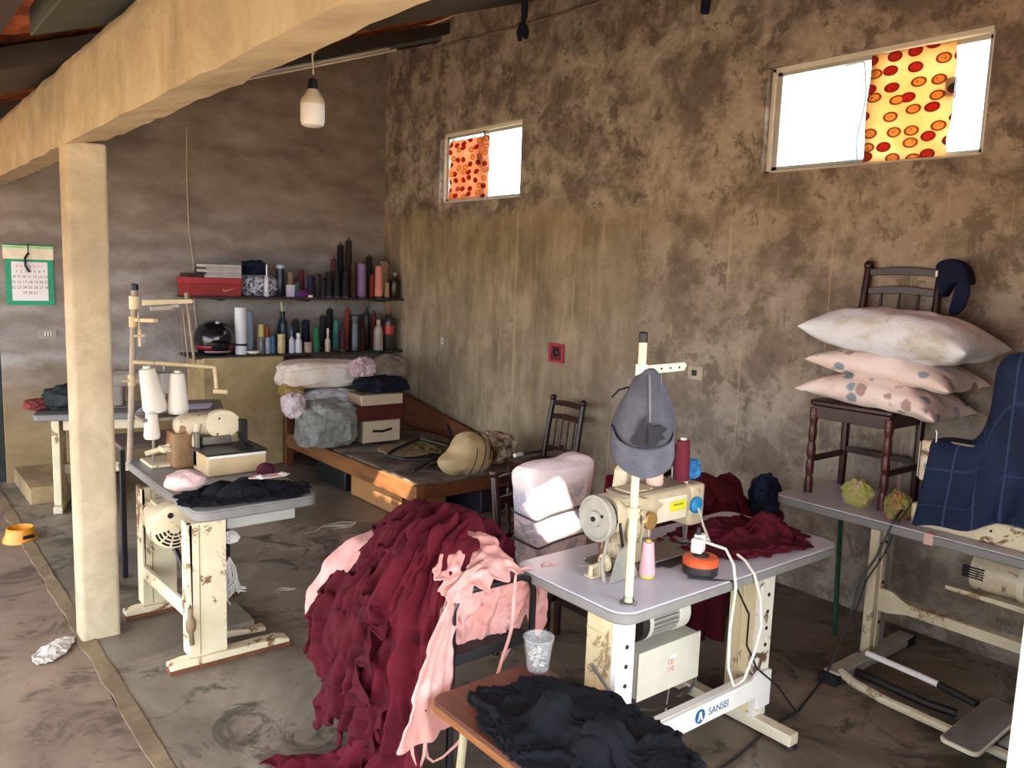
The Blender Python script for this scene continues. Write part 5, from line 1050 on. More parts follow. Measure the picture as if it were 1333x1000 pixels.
q = MB(); q.rbox((1.17, 4.44, LZ+.002), (1.32, 4.66, LZ+.02), .01); q.tube([(1.16, 4.5, LZ+.075), (1.24, 4.47, LZ+.10), (1.31, 4.46, LZ+.13)], .014); q.rbox((1.22, 4.42, LZ+.085), (1.33, 4.5, LZ+.115), .015); q.build('thread_tray', M_CREAM, ov)
# thread stand of the overlock
ts = thing('thread_stand', 'tall cream thread stand with two arms on the left table', 'thread stand', (1.135, 4.66, LZ)); q = MB()
P0 = Vector((1.125, 4.68, LZ)); P1 = at(175, 378, 1, 4.68); q.tube([P0, P0.lerp(P1, .5), P1], .016, 14); pole = q.build('pole', paint('#9a8c78', .5, .15), ts)
q = MB(); q.lathe([(.02, 0), (.02, .03), (.012, .035)], P1, 14); q.build('black_cap', M_BLACK, pole)
pt = P0.lerp(P1, .93); q = MB(); a = pt+Vector((.03, 0, .0)); b = at(250, 393, 1, 4.62); dv = (b-a); q.prism([(a.x, a.z-.014), (b.x, b.z-.010), (b.x+.012, b.z), (b.x, b.z+.014), (a.x, a.z+.016)], 4.63, 4.645); q.lathe([(.026, -.035), (.026, .035)], pt, 14); q.build('upper_arm', paint('#d6c49c', .45, .08), ts, bevel=.003)
pt = P0.lerp(P1, .82); q = MB(); b = at(203, 420, 1, 4.50); q.prism([(-.014, 0), (.014, 0), (.014, .02), (-.014, .02)], 0, (b-pt).length, 'xz', T(*pt) @ (b-pt).to_track_quat('Y', 'Z').to_matrix().to_4x4()); q.lathe([(.024, -.03), (.024, .03)], pt, 14); q.build('lower_arm', paint('#c9ab7e', .45, .1), ts, bevel=.003)
q = MB(); pt = P0.lerp(P1, .48); q.tube([pt+Vector((-.05, 0, 0)), pt+Vector((.04, -.02, 0))], .009, 8); q.tube([pt+Vector((.0, 0, -.03)), pt+Vector((.0, 0, .03))], .022, 12); q.build('cross_clamp', paint('#b19d7e', .45), ts)
q = MB(); za = at(180, 472, 1, 4.62).z; q.tube([(1.15, 4.66, za), (1.40, 4.6, za-.02), (1.50, 4.56, za-.03), (1.545, 4.55, za-.035), (1.552, 4.55, za-.10), (1.555, 4.55, za-.16)], .011, 8); q.tube([(1.53, 4.53, za-.165), (1.60, 4.5, za-.17)], .013, 8); q.build('lower_rail', paint('#cdb98f', .45, .08), ts)
q = MB(); r1 = at(243, 388, 1, 4.78); q.tube([r1, at(254, 480, 1, 4.78)], .008, 8); q.tube([at(238, 402, 1, 4.8), at(246, 480, 1, 4.8)], .005, 6); q.tube([r1+Vector((0, 0, -.005)), r1+Vector((0, 0, .03))], .012, 8); q.build('guide_rods', paint('#8b7b66', .5), ts)
q = MB(); q.tube([at(196, 402, 1, 4.6), at(228, 400, 1, 4.6)], .014, 8); q.tube([at(222, 400, 1, 4.59), at(232, 398, 1, 4.59)], .012, 8); q.build('small_reel', paint('#b5aaa0', .5), ts)
q = MB()
for a_, b_ in (((203, 420), (201, 474)), ((206, 405), (232, 470)), ((228, 400), (236, 474)), ((234, 400), (240, 474))): q.tube([at(*a_, 1, 4.56), at(*b_, 1, 4.56)], .0022, 5)
q.build('threads', paint('#7d7266', .8), ts)
GW = 'white cones on the overlock thread stand'
c = at(203, 536, 1, 4.58); cone(c.x+.0, 4.58, c.z, .062, .255, '#e6dccb', 'leaning white thread cone at the left of the overlock thread stand', GW, taper=.62, tilt=(0, -.17, 0))
c = at(232, 538, 1, 4.56); cone(c.x, 4.56, c.z, .056, .235, '#e8dfcf', 'upright white thread cone at the right of the overlock thread stand', GW, taper=.62)
c = at(198, 571, 1, 4.52); cone(c.x, 4.52, c.z, .042, .145, '#eae2d2', 'small white thread cone lowest in front of the overlock thread stand', GW, taper=.66)
q = MB(); a = at(180, 540, 1, 4.58); b = at(262, 540, 1, 4.58); q.box((a.x, 4.50, a.z-.03), (b.x, 4.65, a.z-.012)); q.tube([(a.x+.06, 4.53, LZ), (a.x+.06, 4.53, a.z-.03)], .008); q.tube([(b.x-.06, 4.6, LZ), (b.x-.06, 4.6, a.z-.03)], .008); q.build('cone_tray', paint('#7f7364', .5, .2), ts, bevel=.003)
rs = thing('rosary', 'small pale cross on a bead chain hanging from the left thread stand', 'rosary', at(180, 440, 1, 4.55)); q = MB(); c = at(182, 440, 1, 4.55)
q.box((c.x-.006, 4.548, c.z-.045), (c.x+.006, 4.556, c.z+.045)); q.box((c.x-.026, 4.548, c.z+.005), (c.x+.026, 4.556, c.z+.018)); q.build('cross', paint('#d8c39a', .5), rs, bevel=.002)
q = MB(); tpt = at(180, 408, 1, 4.55)
for k in range(9): q.blob((c.x+(tpt.x-c.x)*k/8, 4.552, c.z+.045+(tpt.z-c.z-.045)*k/8), (.005, .005, .006), 8, 6, 0)
q.build('bead_chain', paint('#b9aa8e', .5), rs)
# clothes on the left table
def cloth_on(o, u, v, nx, ny, rest, cols, name, mat, label, cat, seed, steps=70, th=.005, mask=None, thick=.006, jit=.006):
    P = simulate(grid(o, u, v, nx, ny), rest, cols, steps=steps, seed=seed, thick=thick, jit=jit); ob = cloth_obj(P, name, mat, th=th, mask=mask); return tag(ob, label, cat)
LT = s_box(((LX0+LX1)/2, (LY0+LY1)/2, LZ-.1), ((LX1-LX0)/2, (LY1-LY0)/2, .1), .01)
M_BLKC = cloth_mat('#121218', var=.3)
bump_ = []
P = crumple((1.40, 3.745, LZ), .32, .19, .085, n=64, rest=1.35, seed=12, cols=[LT], rot=-.12, wave=.03); o = cloth_obj(P, 'black_garment', M_BLKC, th=.005); tag(o, 'black garment with white print heaped on the left table', 'clothes')
q = MB(); q.blob((1.19, 3.93, LZ+.05), (.10, .085, .05), 26, 14, .2, 2.5, 5, -.045); one(q, 'pink_garment', wrinkled('#d2b0a8', '#dfc6c0', 8, .6), 'pale pink garment rolled beside the black one on the left table', 'clothes', org=(1.235, 3.93, LZ), sub=1)
q = MB(); q.blob((1.60, 3.96, LZ+.045), (.05, .045, .04), 16, 10, .15, 2.5, 6, -.043); one(q, 'maroon_scrap', wrinkled('#3c1520', '#5a2230', 8, .6), 'small dark maroon cloth ball in front of the overlock base', 'cloth', org=(1.60, 3.96, LZ), sub=1)
P = crumple((1.52, 3.70, LZ+.075), .10, .035, .02, n=20, rest=1.2, seed=8, steps=25, core=2, wave=.01); o = cloth_obj(P, 'white_trim', wrinkled('#d8cfc8', '#c98f8a', 14, .4), th=.004); tag(o, 'white and pink trim lying on the black garment', 'cloth')
heap('lint_ball', 'white lint ball stuck beside the cream leg of the left table', 'lint', (1.31, 3.66, .52), (.035, .03, .03), paint('#d9d5cc', .9), 51, .3, 4); 
q = MB(); r7 = random.Random(2)
for k in range(22):
    p = Vector((1.30, 3.66, .45)); pts = []
    for s in range(7): pts.append(p.copy()); p = p+Vector((r7.uniform(-.022, .026), r7.uniform(-.02, .02), -.05 if s < 3 else r7.uniform(-.03, .02)))
    q.tube(pts, .0035, 5)
one(q, 'tangled_thread', paint('#cfcac2', .9), 'tangle of white thread hanging behind the cream leg of the left table', 'thread', org=(1.30, 3.66, .45))

# ---- black metal stool beyond the left table
sl3 = thing('metal_stool', 'black metal frame stool standing behind the left table', 'stool', (1.40, 4.95, 0)); 
for x, y in ((1.13, 4.87), (1.70, 4.82), (1.13, 5.15), (1.70, 5.12)):
    q = MB(); q.box((x-.014, y-.014, 0), (x+.014, y+.014, .76)); q.build('leg', M_BLACK, sl3, bevel=.003)
q = MB(); q.box((1.11, 4.80, .76), (1.72, 5.17, .785)); q.build('seat', paint('#5e5346', .6, .2), sl3, bevel=.004)

# ---- back sewing table (partly behind the column)
bt = thing('back_sewing_table', 'grey sewing table against the back wall partly hidden by the column', 'table', (1.6, 6.5, 0), -.30)
q = MB(); q.rbox((-.63, -.28, .674), (.63, .28, .72), .05, 5); q.build('table_top', paint('#6f6d6c', .4, .1, 8), bt, world=False)
for x in (-.52, .42):
    q = MB(); q.box((x, -.22, .05), (x+.05, .10, .674)); q.build('leg', M_CREAM, bt, world=False, bevel=.006)
    q = MB(); q.box((x, -.27, .0), (x+.06, .30, .05)); q.build('foot', M_CREAM2, bt, world=False, bevel=.006)
q = MB(); q.box((-.47, -.05, .24), (.42, -.02, .31)); q.build('cross_rail', M_CREAM, bt, world=False, bevel=.004)
q = MB(); q.box((-.45, -.2, .59), (.1, .1, .674)); q.build('drawer', M_CREAM2, bt, world=False, bevel=.006)
bl = Vector((1.62, 6.52, .72)); lockstitch('sewing_machine', 'grey sewing machine with dark wheel on the table by the back wall', bl, PI-.30, 1.0, .012, paint('#8d857a', .5, .15))
P = simulate(grid((1.55, 6.22, .76), (.50, -.06, 0), (.10, .22, 0), 20, 10), 1.02, [s_box((1.6, 6.5, .62), (2, 2, .1))], steps=25, seed=4); o = cloth_obj(P, 'paper_sheet', paint('#c9c6d6', .6, .05), th=.002); tag(o, 'bluish white paper sheet lying on the back sewing table', 'paper')
heap('dark_cloth', 'dark green cloth heap at the left end of the back table', 'cloth', (1.22, 6.62, .72), (.20, .15, .10), wrinkled('#23282a', '#333a38'), 61, .2, 2.5)
heap('red_cloth', 'small brick red cloth beside the dark heap on the back table', 'cloth', (1.0, 6.66, .72), (.10, .10, .045), wrinkled('#7a3a33', '#5a2a28'), 62, .2, 2.5)
# ================================================================== RIGHT TABLE BY THE WINDOW WALL
rt = thing('sewing_table', 'grey topped sewing table along the window wall carrying the chair and pillows', 'table', (4.0, 1.7, 0))
RX0, RX1, RY0, RY1, RZ_ = 3.69, 4.27, 1.02, 2.36, .72
table_top(rt, RX0, RX1, RY0, RY1, RZ_, .05, .048)
M_RLEG = paint('#c4b798', .5, .12, 5, wear='#8a7656')
for y in (1.80, 1.06):
    q = MB(); q.box((3.72, y, .05), (3.76, y+.04, .672)); q.box((3.72, y+.035, .05), (3.93, y+.045, .672)); lg = q.build('leg', M_RLEG, rt, bevel=.003)
    q = MB(); q.box((3.76, y+.025, .05), (3.90, y+.034, .672)); q.build('inner_web', paint('#8d8a86', .5, .1), lg)
    q = MB(); q.box((3.765, y-.004, .05), (3.80, y+.022, .672)); fl = q.build('side_flange', M_RLEG, lg, bevel=.003)
    q = MB()
    for z in (.20, .32, .40, .55, .60): q.lathe([(.009, 0), (.009, .003)], (3.783, y-.004, z), 10, axis='y')
    for z in (.52, .60): q.lathe([(.008, 0), (.008, .003)], (3.74, y, z), 10, axis='y')
    q.build('bolt_holes', M_IRON, fl)
    q = MB(); q.box((3.40, y-.03, .008), (4.12, y+.045, .055)); q.build('foot', paint('#aaa596', .5, .12), rt, bevel=.005)
    for xa_, xb_ in ((3.365, 3.43), (4.06, 4.14)):
        q = MB(); q.box((xa_, y-.034, 0), (xb_, y+.049, .045)); q.build('rubber_pad', M_RUBBER, rt, bevel=.004)
q = MB(); q.prism([(1.80, .26), (1.80, .375), (1.74, .375), (1.66, .335), (1.10, .335), (1.10, .285), (1.66, .285), (1.75, .262)], 3.765, 3.785, 'yz'); q.box((3.785, 1.10, .325), (3.83, 1.75, .335)); q.build('cross_rail', M_RLEG, rt, bevel=.003)
q = MB(); q.tube([(3.44, 1.78, .05), (3.40, 1.70, .045), (3.375, 1.55, .04), (3.36, 1.2, .04), (3.35, 1.0, .04)], .02, 8); q.build('treadle_bar', M_RLEG, rt)
q = MB(); q.tube([(3.62, 1.76, .10), (3.60, 1.5, .10), (3.60, 1.42, .095)], .014, 8); q.build('treadle_rod', M_WLEG, rt)
q = MB(); q.tube([(3.50, 1.74, .05), (3.48, 1.40, .05), (3.50, 1.30, .05)], .02, 8); q.tube([(3.60, 1.42, .095), (3.57, 1.25, .09)], .018, 8); q.build('dark_linkage', M_IRON, rt)
q = MB(); W = T(3.40, 1.16, .085) @ RZ(-.05) @ RY(-.12); q.rbox((-.21, -.075, 0), (.21, .075, .018), .03, 4, W); pd = q.build('pedal_rim', M_CREAM2, rt, bevel=.003)
q = MB(); q.rbox((-.20, -.068, .018), (.195, .068, .022), .026, 4, W); q.build('pedal_mat', paint('#6f6860', .7, .2), pd)
q = MB(); q.box((3.686, 1.545, RZ_-.05), (3.69, 1.585, RZ_+.001)); q.box((3.69, 1.545, RZ_+.0002), (3.74, 1.585, RZ_+.0015)); q.build('pink_tape', paint('#c9a494', .6), rt)
rm = thing('clutch_motor', 'cream motor with a dark vent hanging under the window wall table', 'motor', (3.86, 1.35, .56)); q = MB()
q.lathe([(.06, -.22), (.078, -.21), (.08, -.05), (.085, -.02), (.085, .09)], (3.87, 1.33, .565), 26, M=RX(-PI/2), axis='z'); q.v = [(x, y, z) for x, y, z in q.v]; q.build('motor_body', M_OILY, rm)
q = MB(); q.lathe([(.088, .10), (.09, .11), (.09, .13), (.05, .14)], (3.87, 1.33, .565), 26, M=RX(PI/2)); q.lathe([(.088, .16), (.09, .17), (.06, .19)], (3.87, 1.33, .565), 26, M=RX(PI/2)); q.build('end_discs', M_CREAM2, rm)
q = MB()
for k in range(5): q.box((3.783, 1.36, .545+.011*k), (3.80, 1.45, .551+.011*k))
q.build('vent_slots', M_IRON, rm)
q = MB(); q.prism([(1.18, .45), (1.52, .455), (1.52, .475), (1.18, .475)], 3.80, 3.86, 'yz'); q.box((3.82, 1.3, .64), (3.9, 1.4, .674)); q.build('mount_bar', M_RLEG, rm, bevel=.003)
RM = Vector((3.875, 1.385, RZ_)); rmach = lockstitch('sewing_machine', 'cream raised bed sewing machine half covered by the navy jacket', RM, -PI/2, 1.2, .085, M_CREAM)
q = MB(); q.prism([(-.305, .20), (-.318, .20), (-.318, .235), (-.305, .235)], -.03, .03, 'xz'); q.build('green_label', paint('#3f6a4a', .5), rmach, world=False)
q = MB(); q.box((-.322, -.02, .30), (-.300, .035, .35)); q.build('dark_print', M_IRON, rmach, world=False)
q = MB()
for k in range(3): q.lathe([(.006, 0), (.006, .003)], (-.12+.08*k, -.1085, .06), 8, axis='y')
q.build('bed_screws', M_IRON, rmach, world=False)
rs2 = thing('thread_stand', 'hidden thread stand under the raised part of the navy jacket', 'thread stand', (4.02, 1.16, RZ_)); rs2['label'] = 'thread stand holding up the navy jacket on the window wall table'
q = MB(); q.tube([(4.02, 1.14, RZ_-.02), (4.02, 1.14, 1.46)], .014, 10); q.build('pole', M_CREAM2, rs2); q = MB(); q.box((3.99, 1.05, 1.44), (4.03, 1.36, 1.458)); q.build('cross_arm', M_CREAM2, rs2)
# navy quilted jacket
def uv_grid(o, nx, ny):
    pass
tj = NT('quilted_navy'); uvn = tj.n('ShaderNodeAttribute', attribute_name='panel'); sx = tj.n('ShaderNodeSeparateXYZ'); tj.l(uvn.outputs['Vector'], sx.inputs[0])
def seam(v, k, w):
    f = tj.math('FRACT', tj.math('MULTIPLY', v, k)); d = tj.math('ABSOLUTE', tj.math('SUBTRACT', f, .5)); return tj.ramp(d, [(.5-w*2, 0.0), (.5-w*.6, 1.0)])
s1 = seam(sx.outputs['X'], 7.0, .035); s2 = seam(sx.outputs['Y'], 5.0, .02); sm = tj.math('MAXIMUM', s1, tj.math('MULTIPLY', s2, .6))
colj = tj.ramp(tj.noise(5, 6, .7), [(.3, '#101a30'), (.5, '#17243f'), (.75, '#213152')]); colj = tj.mix(tj.math('MULTIPLY', sm, .55), colj, '#44557a'); tj.base(colj)
tj.bump(tj.math('SUBTRACT', tj.math('MULTIPLY', tj.noise(10, 6, .7, .6), .5), tj.math('MULTIPLY', sm, .6)), .6, .02); M_JKT = tj.done(.75, 0, .25)
def panel_attr(o, nx, ny):
    at_ = o.data.attributes.new('panel', 'FLOAT_VECTOR', 'POINT'); n = len(o.data.vertices); v = np.zeros((n, 3), np.float32)
    if n == nx*ny:
        A, B = np.meshgrid(np.linspace(0, 1, nx), np.linspace(0, 1, ny)); v[:, 0] = A.ravel(); v[:, 1] = B.ravel()
    at_.data.foreach_set('vector', v.ravel())
jc = [s_box((3.98, 1.69, RZ_-.1), (.29, .67, .1)), s_box((3.875, 1.385, RZ_+.05), (.115, .31, .055)), s_box((3.875, 1.33, RZ_+.27), (.085, .31, .12), .04), s_cap((4.02, 1.14, .7), (4.02, 1.14, 1.44), .06), s_cap((4.0, 1.10, 1.42), (4.0, 1.36, 1.40), .07), s_box((3.96, 1.14, 1.20), (.17, .26, .33), .05), lambda P: 4.29-P[:, 0]]
def jfn(a, b, p):
    y = 1.64-.80*a; up = .36/(1+math.exp((y-1.37)/.022)); ar = [(3.72, .86-.03*a), (3.73, .90), (3.74, .95), (3.76, 1.03), (3.80, 1.14), (3.90, 1.17), (4.02, 1.17), (4.10, 1.15), (4.18, 1.0)]
    t = b*(len(ar)-1); i = min(int(t), len(ar)-2); f = t-i; x = ar[i][0]*(1-f)+ar[i+1][0]*f; z = ar[i][1]*(1-f)+ar[i+1][1]*f
    return np.array([x, y, z+up*min(1, max(0, (z-.8)/.3))])
PJ = simulate(grid((0, 0, 0), (1, 0, 0), (0, 1, 0), 50, 46, jfn), 1.08, jc, steps=60, seed=21, thick=.014, jit=.003, bend=.5, stick=4, wave=.03, wf=4, fric=.9)
oj = cloth_obj(PJ, 'quilted_jacket', M_JKT, th=.016); panel_attr(oj, 50, 46); tag(oj, 'navy blue quilted jacket thrown over the sewing machine at the right edge', 'jacket')
# chair on the table
tch = spindle_chair('wooden_chair', 'dark turned leg wooden chair standing on top of the window wall table', (4.04, 2.08, RZ_+.001), -PI/2, .47, 1.21, .45, .38, 3, M_CHW, M_CHWR)
def pillow(c, size, M, mat, label, seed, droop=0.0, name='pillow'):
    n = 30; q = MB(); vs = []; sx, sy, sz = size
    for side in (1, -1):
        for j in range(n+1):
            for i in range(n+1):
                u = -1+2*i/n; v = -1+2*j/n; ed = max(0, (1-abs(u)**3))**.55*max(0, (1-abs(v)**3))**.55
                x = u*(1-.10*(1-u*u*0)*(1-v*v)*abs(u)); y = v*(1-.12*(1-u*u)*abs(v)); w = mnoise.fractal(Vector((u*2.2+seed, v*2.2, side)), .8, 2, 4)
                z = side*ed*(1+.16*w)+.0
                p = Vector((x*sx, y*sy, z*sz+.012*mnoise.noise(Vector((u*3, v*3, seed)))))
                p.z -= droop*max(0, u)**2.2+droop*.3*max(0, -u)**3; vs.append(M @ p+Vector(c))
    N = (n+1)**2; idx = lambda s, i, j: s*N+j*(n+1)+i
    fs = [(idx(0, i, j), idx(0, i+1, j), idx(0, i+1, j+1), idx(0, i, j+1)) for j in range(n) for i in range(n)]+[(idx(1, i, j), idx(1, i, j+1), idx(1, i+1, j+1), idx(1, i+1, j)) for j in range(n) for i in range(n)]
    q.add(vs, fs); o = q.build(name, mat, sub=1, smooth=False); o.data.polygons.foreach_set('use_smooth', [True]*len(o.data.polygons))
    bm = bmesh.new(); bm.from_mesh(o.data); bmesh.ops.remove_doubles(bm, verts=bm.verts, dist=.0008); bm.to_mesh(o.data); bm.free()
    return tag(o, label, 'pillow', None)
tf = NT('floral_cotton'); v1 = tf.n('ShaderNodeTexVoronoi', feature='F1'); v1.inputs['Scale'].default_value = 13; tf.l(tf.coords(), v1.inputs['Vector']); fl_ = tf.math('ADD', v1.outputs['Distance'], tf.math('MULTIPLY', tf.noise(26, 4, .7), .5))
s3 = tf.n('ShaderNodeSeparateColor'); tf.l(v1.outputs['Color'], s3.inputs[0]); cf = tf.ramp(tf.noise(4, 4), [(.3, '#dcc5ba'), (.7, '#eadcd6')])
cf = tf.mix(tf.math('MULTIPLY', tf.ramp(fl_, [(.56, 1.0), (.66, 0.0)]), tf.ramp(s3.outputs[0], [(.45, 0.0), (.5, .85)])), cf, '#6f8796'); cf = tf.mix(tf.math('MULTIPLY', tf.ramp(fl_, [(.56, 1.0), (.66, 0.0)]), tf.ramp(s3.outputs[1], [(.6, 0.0), (.65, .7)])), cf, '#b98a7c')
tf.base(cf); tf.bump(tf.noise(9, 5, .65, .5), .35, .02); M_FLOR = tf.done(.9, 0, .15)
tw = NT('stained_sack'); cw = tw.ramp(tw.noise(3, 4), [(.3, '#d2d5da'), (.7, '#e6e8ec')]); cw = tw.mix(tw.ramp(tw.noise(4.5, 5, .6, .4), [(.52, 0.0), (.68, .8)]), cw, '#b3aa8c'); cw = tw.mix(tw.math('MULTIPLY', tw.ramp(tw.noise(26, 5, .7, .3), [(.58, 0.0), (.64, .35)]), tw.ramp(tw.noise(2.6, 2), [(.52, 0.0), (.58, 1.0)])), cw, '#7f8799')
tw.base(cw); tw.bump(tw.noise(8, 5, .65, .8), .4, .02); M_SACK = tw.done(.8, 0, .2)
PZ = RZ_+.47+.03
MY = RZ(-PI/2)          # local x along -y of the room
pillow((3.965, 1.965, PZ+.075), (.365, .24, .078), MY @ RY(.02), M_FLOR, 'bottom peach floral pillow lying directly on the chair seat', 3, .075)
pillow((3.965, 1.925, PZ+.205), (.375, .23, .07), MY @ RY(.06), M_FLOR, 'upper peach floral pillow squeezed under the white sack pillow', 7, .05)
pillow((3.945, 1.90, PZ+.365), (.42, .26, .115), MY @ RY(.05), M_SACK, 'large white stained sack pillow on top of the chair pile', 11, .03)
# navy cap on the chair post
nc = thing('baseball_cap', 'navy cap hung on the right post of the chair on the table', 'cap', (4.23, 1.87, 1.86))
def crescent(pts, x0, x1): 
    q = MB(); pl = [at(x, y, 0, 4.21) for x, y in pts]; q.prism([(v.y, v.z) for v in pl], x0, x1, 'yz'); return q
o_ = crescent([(1222, 346), (1230, 339), (1242, 337), (1255, 342), (1263, 352), (1267, 368), (1262, 372), (1252, 366), (1240, 372), (1230, 388), (1224, 372)], 4.165, 4.255).build('crown', cloth_mat('#151c35'), nc, bevel=.02)
o_ = crescent([(1252, 362), (1266, 362), (1266, 382), (1260, 400), (1250, 410), (1240, 411), (1238, 404), (1242, 390), (1246, 376)], 4.175, 4.195).build('peak', cloth_mat('#18203b'), nc, bevel=.008)
q = MB(); q.box((4.160, 1.855, 1.865), (4.165, 1.865, 1.895)); q.build('white_tag', M_WHITE, nc)
heap('scrap_bundle', 'yellow green and pink scrap bundle on the table under the chair', 'cloth', (3.86, 2.0, RZ_), (.055, .075, .075), wrinkled('#9a9a52', '#b58a80', 10, .8), 71, .25, 3)
heap('scrap_bundle', 'olive and orange scrap bundle between chair leg and sewing machine', 'cloth', (3.80, 1.765, RZ_+.0), (.06, .06, .075), wrinkled('#7d7a44', '#a86a4a', 10, .8), 72, .25, 3)
# cables and the green pole
q = MB(); pts = [(3.79, 1.72, RZ_+.09), (3.70, 1.73, RZ_+.02), (3.66, 1.78, .55)]+pxp((1120, 755, 0, 3.62), (1108, 800, 0, 3.58))+[tuple(at(1075, 880, 2, .03)), tuple(at(1040, 925, 2, .008)), tuple(at(1000, 948, 2, .008)), tuple(at(960, 985, 2, .008)), tuple(at(925, 1010, 2, .008))]
q.tube(pts, .0055, 7); one(q, 'power_cable', paint('#1c1c1e', .5), 'long black power cable running from the right machine across the floor', 'cable')
q = MB(); q.tube([(3.79, 1.70, RZ_+.09), (3.71, 1.71, RZ_+.02), (3.675, 1.755, .56)]+pxp((1128, 755, 0, 3.66), (1114, 795, 0, 3.64), (1118, 850, 0, 3.66)), .004, 6); one(q, 'thin_cable', paint('#2a2a2c', .5), 'second thin black cable beside the power cable at the table edge', 'cable')
q = MB(); q.tube([at(1084, 838, 0, 3.72)*1.0, at(1108, 690, 0, 4.24)], .014, 8); 
a = at(1086, 828, 2, 0.0); q = MB(); q.tube([(min(a.x, 4.25), a.y, 0.0), (4.265, 2.30, .70)], .013, 8); one(q, 'green_pole', paint('#1e4a34', .5, .2), 'thin dark green pole leaning on the wall behind the table end', 'pole')

# white jamb at the right edge of the view
q = MB(); q.rbox((2.497, .60, 0), (2.66, .785, 2.25), .012, 3); q.box((2.66, .62, 2.12), (3.3, .76, 2.25)); struct(q, 'door_2', paint('#e9e4d8', .55, .03), bevel=.004)

# ================================================================== FOREGROUND BENCH
bn = thing('wooden_bench', 'low brown wooden bench with worn edges in the foreground', 'bench', (1.58, 1.4, 0)); q = MB()
M_BNCH = wood_mat('#43261a', '#6a3f2a', 3, (9, .8, 9), .35, wear='#7d5a44'); q.rbox((1.365, .55, .418), (1.815, 2.065, .45), .05, 5); q.build('bench_top', M_BNCH, bn)
q = MB(); q.rbox((1.360, .545, .414), (1.820, 2.070, .44), .052, 5); q.build('edge_band', wood_mat('#6b3f1e', '#9a6434', 3, (9, .8, 9), .4), bn)
for x, y, dx in ((1.42, 1.93, -.0), (1.75, 1.93, .0), (1.42, .75, 0), (1.75, .75, 0)):
    q = MB(); q.tube([(x, y, .416), (x, y+.05*(1 if y > 1 else -1), 0)], .014, 10); q.build('leg', paint('#b8ad8c', .4, .1, metal=.3), bn)
BT = s_box((1.59, 1.3, .35), (.226, .765, .1), .01)
P = crumple((1.60, 1.60, .451), .235, .42, .12, n=84, rest=1.3, seed=31, cols=[BT], rot=.05, wave=.10, wf=4, core=3, stick=2, steps=30); P = folds(P, .014, 3.5, 32, rag=0, skew=1.5, cr=1.1); P[..., 2] = np.maximum(P[..., 2], .456)
o = cloth_obj(P, 'black_cloth', cloth_mat('#0e0f14', var=.35), th=.005); tag(o, 'black garment heaped on the wooden bench in the foreground', 'clothes')
cpx, cpy = 1.775, 2.0; pc = thing('plastic_cup', 'clear plastic cup of buttons at the far end of the wooden bench', 'cup', (cpx, cpy, .452)); q = MB()
q.lathe([(.036, .0), (.038, .004), (.052, .112), (.055, .115), (.055, .12), (.050, .12), (.046, .1), (.036, .006), (.02, .004)], (cpx, cpy, .4525), 30)
tcup = NT('clear_cup'); tcup.base('#d9d9d6'); tcup.b.inputs['Alpha'].default_value = .22; q.build('cup_wall', tcup.done(.25, 0, .5), pc)
r8 = random.Random(3)
for k in range(26):
    a = r8.uniform(0, 2*PI); rr = r8.uniform(0, .028); z = .462+.0028*k; q = MB(); W = T(cpx+rr*math.cos(a), cpy+rr*math.sin(a), z) @ RX(r8.uniform(-.7, .7)) @ RY(r8.uniform(-.7, .7)); rb = r8.uniform(.007, .011)
    q.lathe([(rb, 0), (rb, .003), (rb*.7, .0035), (rb*.65, .0025)], (0, 0, 0), 12, M=W); o = q.build('button', paint(r8.choice(['#d8d2c6', '#e6e2da', '#b9b2a6', '#3a3a3c', '#c8b99e']), .4), None); o.location = (0, 0, 0)
    tag(o, 'shirt button in the clear plastic cup', 'button', 'buttons in the plastic cup')

# ================================================================== CHAIR HEAPED WITH MAROON AND PINK CLOTH
fc_ = thing('tubular_chair', 'black tubular steel chair buried under maroon and pink cloth', 'chair', (1.72, 2.45, 0)); M_TUBE = paint('#141416', .3, .1, spec=.6)
def hoop(y, x0, x1, h, r=.0135, c=.06, dz=0):
    return [(x0, y, 0), (x0, y, h-c), (x0+c*.3, y, h-c*.3), (x0+c, y, h), (x1-c, y, h+dz), (x1-c*.3, y, h-c*.3+dz), (x1, y, h-c+dz), (x1, y, 0)]
q = MB(); q.tube(hoop(2.19, 1.545, 1.905, .71), .0135, 10); q.build('front_hoop', M_TUBE, fc_)
q = MB(); q.tube(hoop(2.70, 1.545, 1.905, .78), .0135, 10); q.build('back_hoop', M_TUBE, fc_)
for x in (1.545, 1.905):
    q = MB(); q.tube([(x, 2.19, .43), (x, 2.70, .43)], .011, 8); q.build('side_bar', M_TUBE, fc_)
q = MB(); q.rbox((1.545, 2.20, .435), (1.905, 2.69, .475), .03, 4); q.build('seat_pad', paint('#1b1b1d', .6), fc_)
M_MAR = cloth_mat('#4a0c18', '#3e0912', .22, sc=4); M_PINK = cloth_mat('#cf958b', '#d9a59c', .12, sc=4); M_MAR2 = cloth_mat('#500e1d', '#420a16', .2, sc=4)
bars = [s_cap((1.545, 2.19, .70), (1.905, 2.19, .70), .016), s_cap((1.545, 2.70, .77), (1.905, 2.70, .77), .016), s_cap((1.545, 2.19, 0), (1.545, 2.19, .70), .016), s_cap((1.545, 2.7, 0), (1.545, 2.7, .77), .016), s_cap((1.905, 2.19, 0), (1.905, 2.19, .7), .016)]
core = [s_ell((1.72, 2.48, .52), (.30, .27, .235)), s_ell((1.50, 2.52, .40), (.22, .24, .22))]
tside = s_box((2.55, 2.0, .60), (.665, .30, .14))
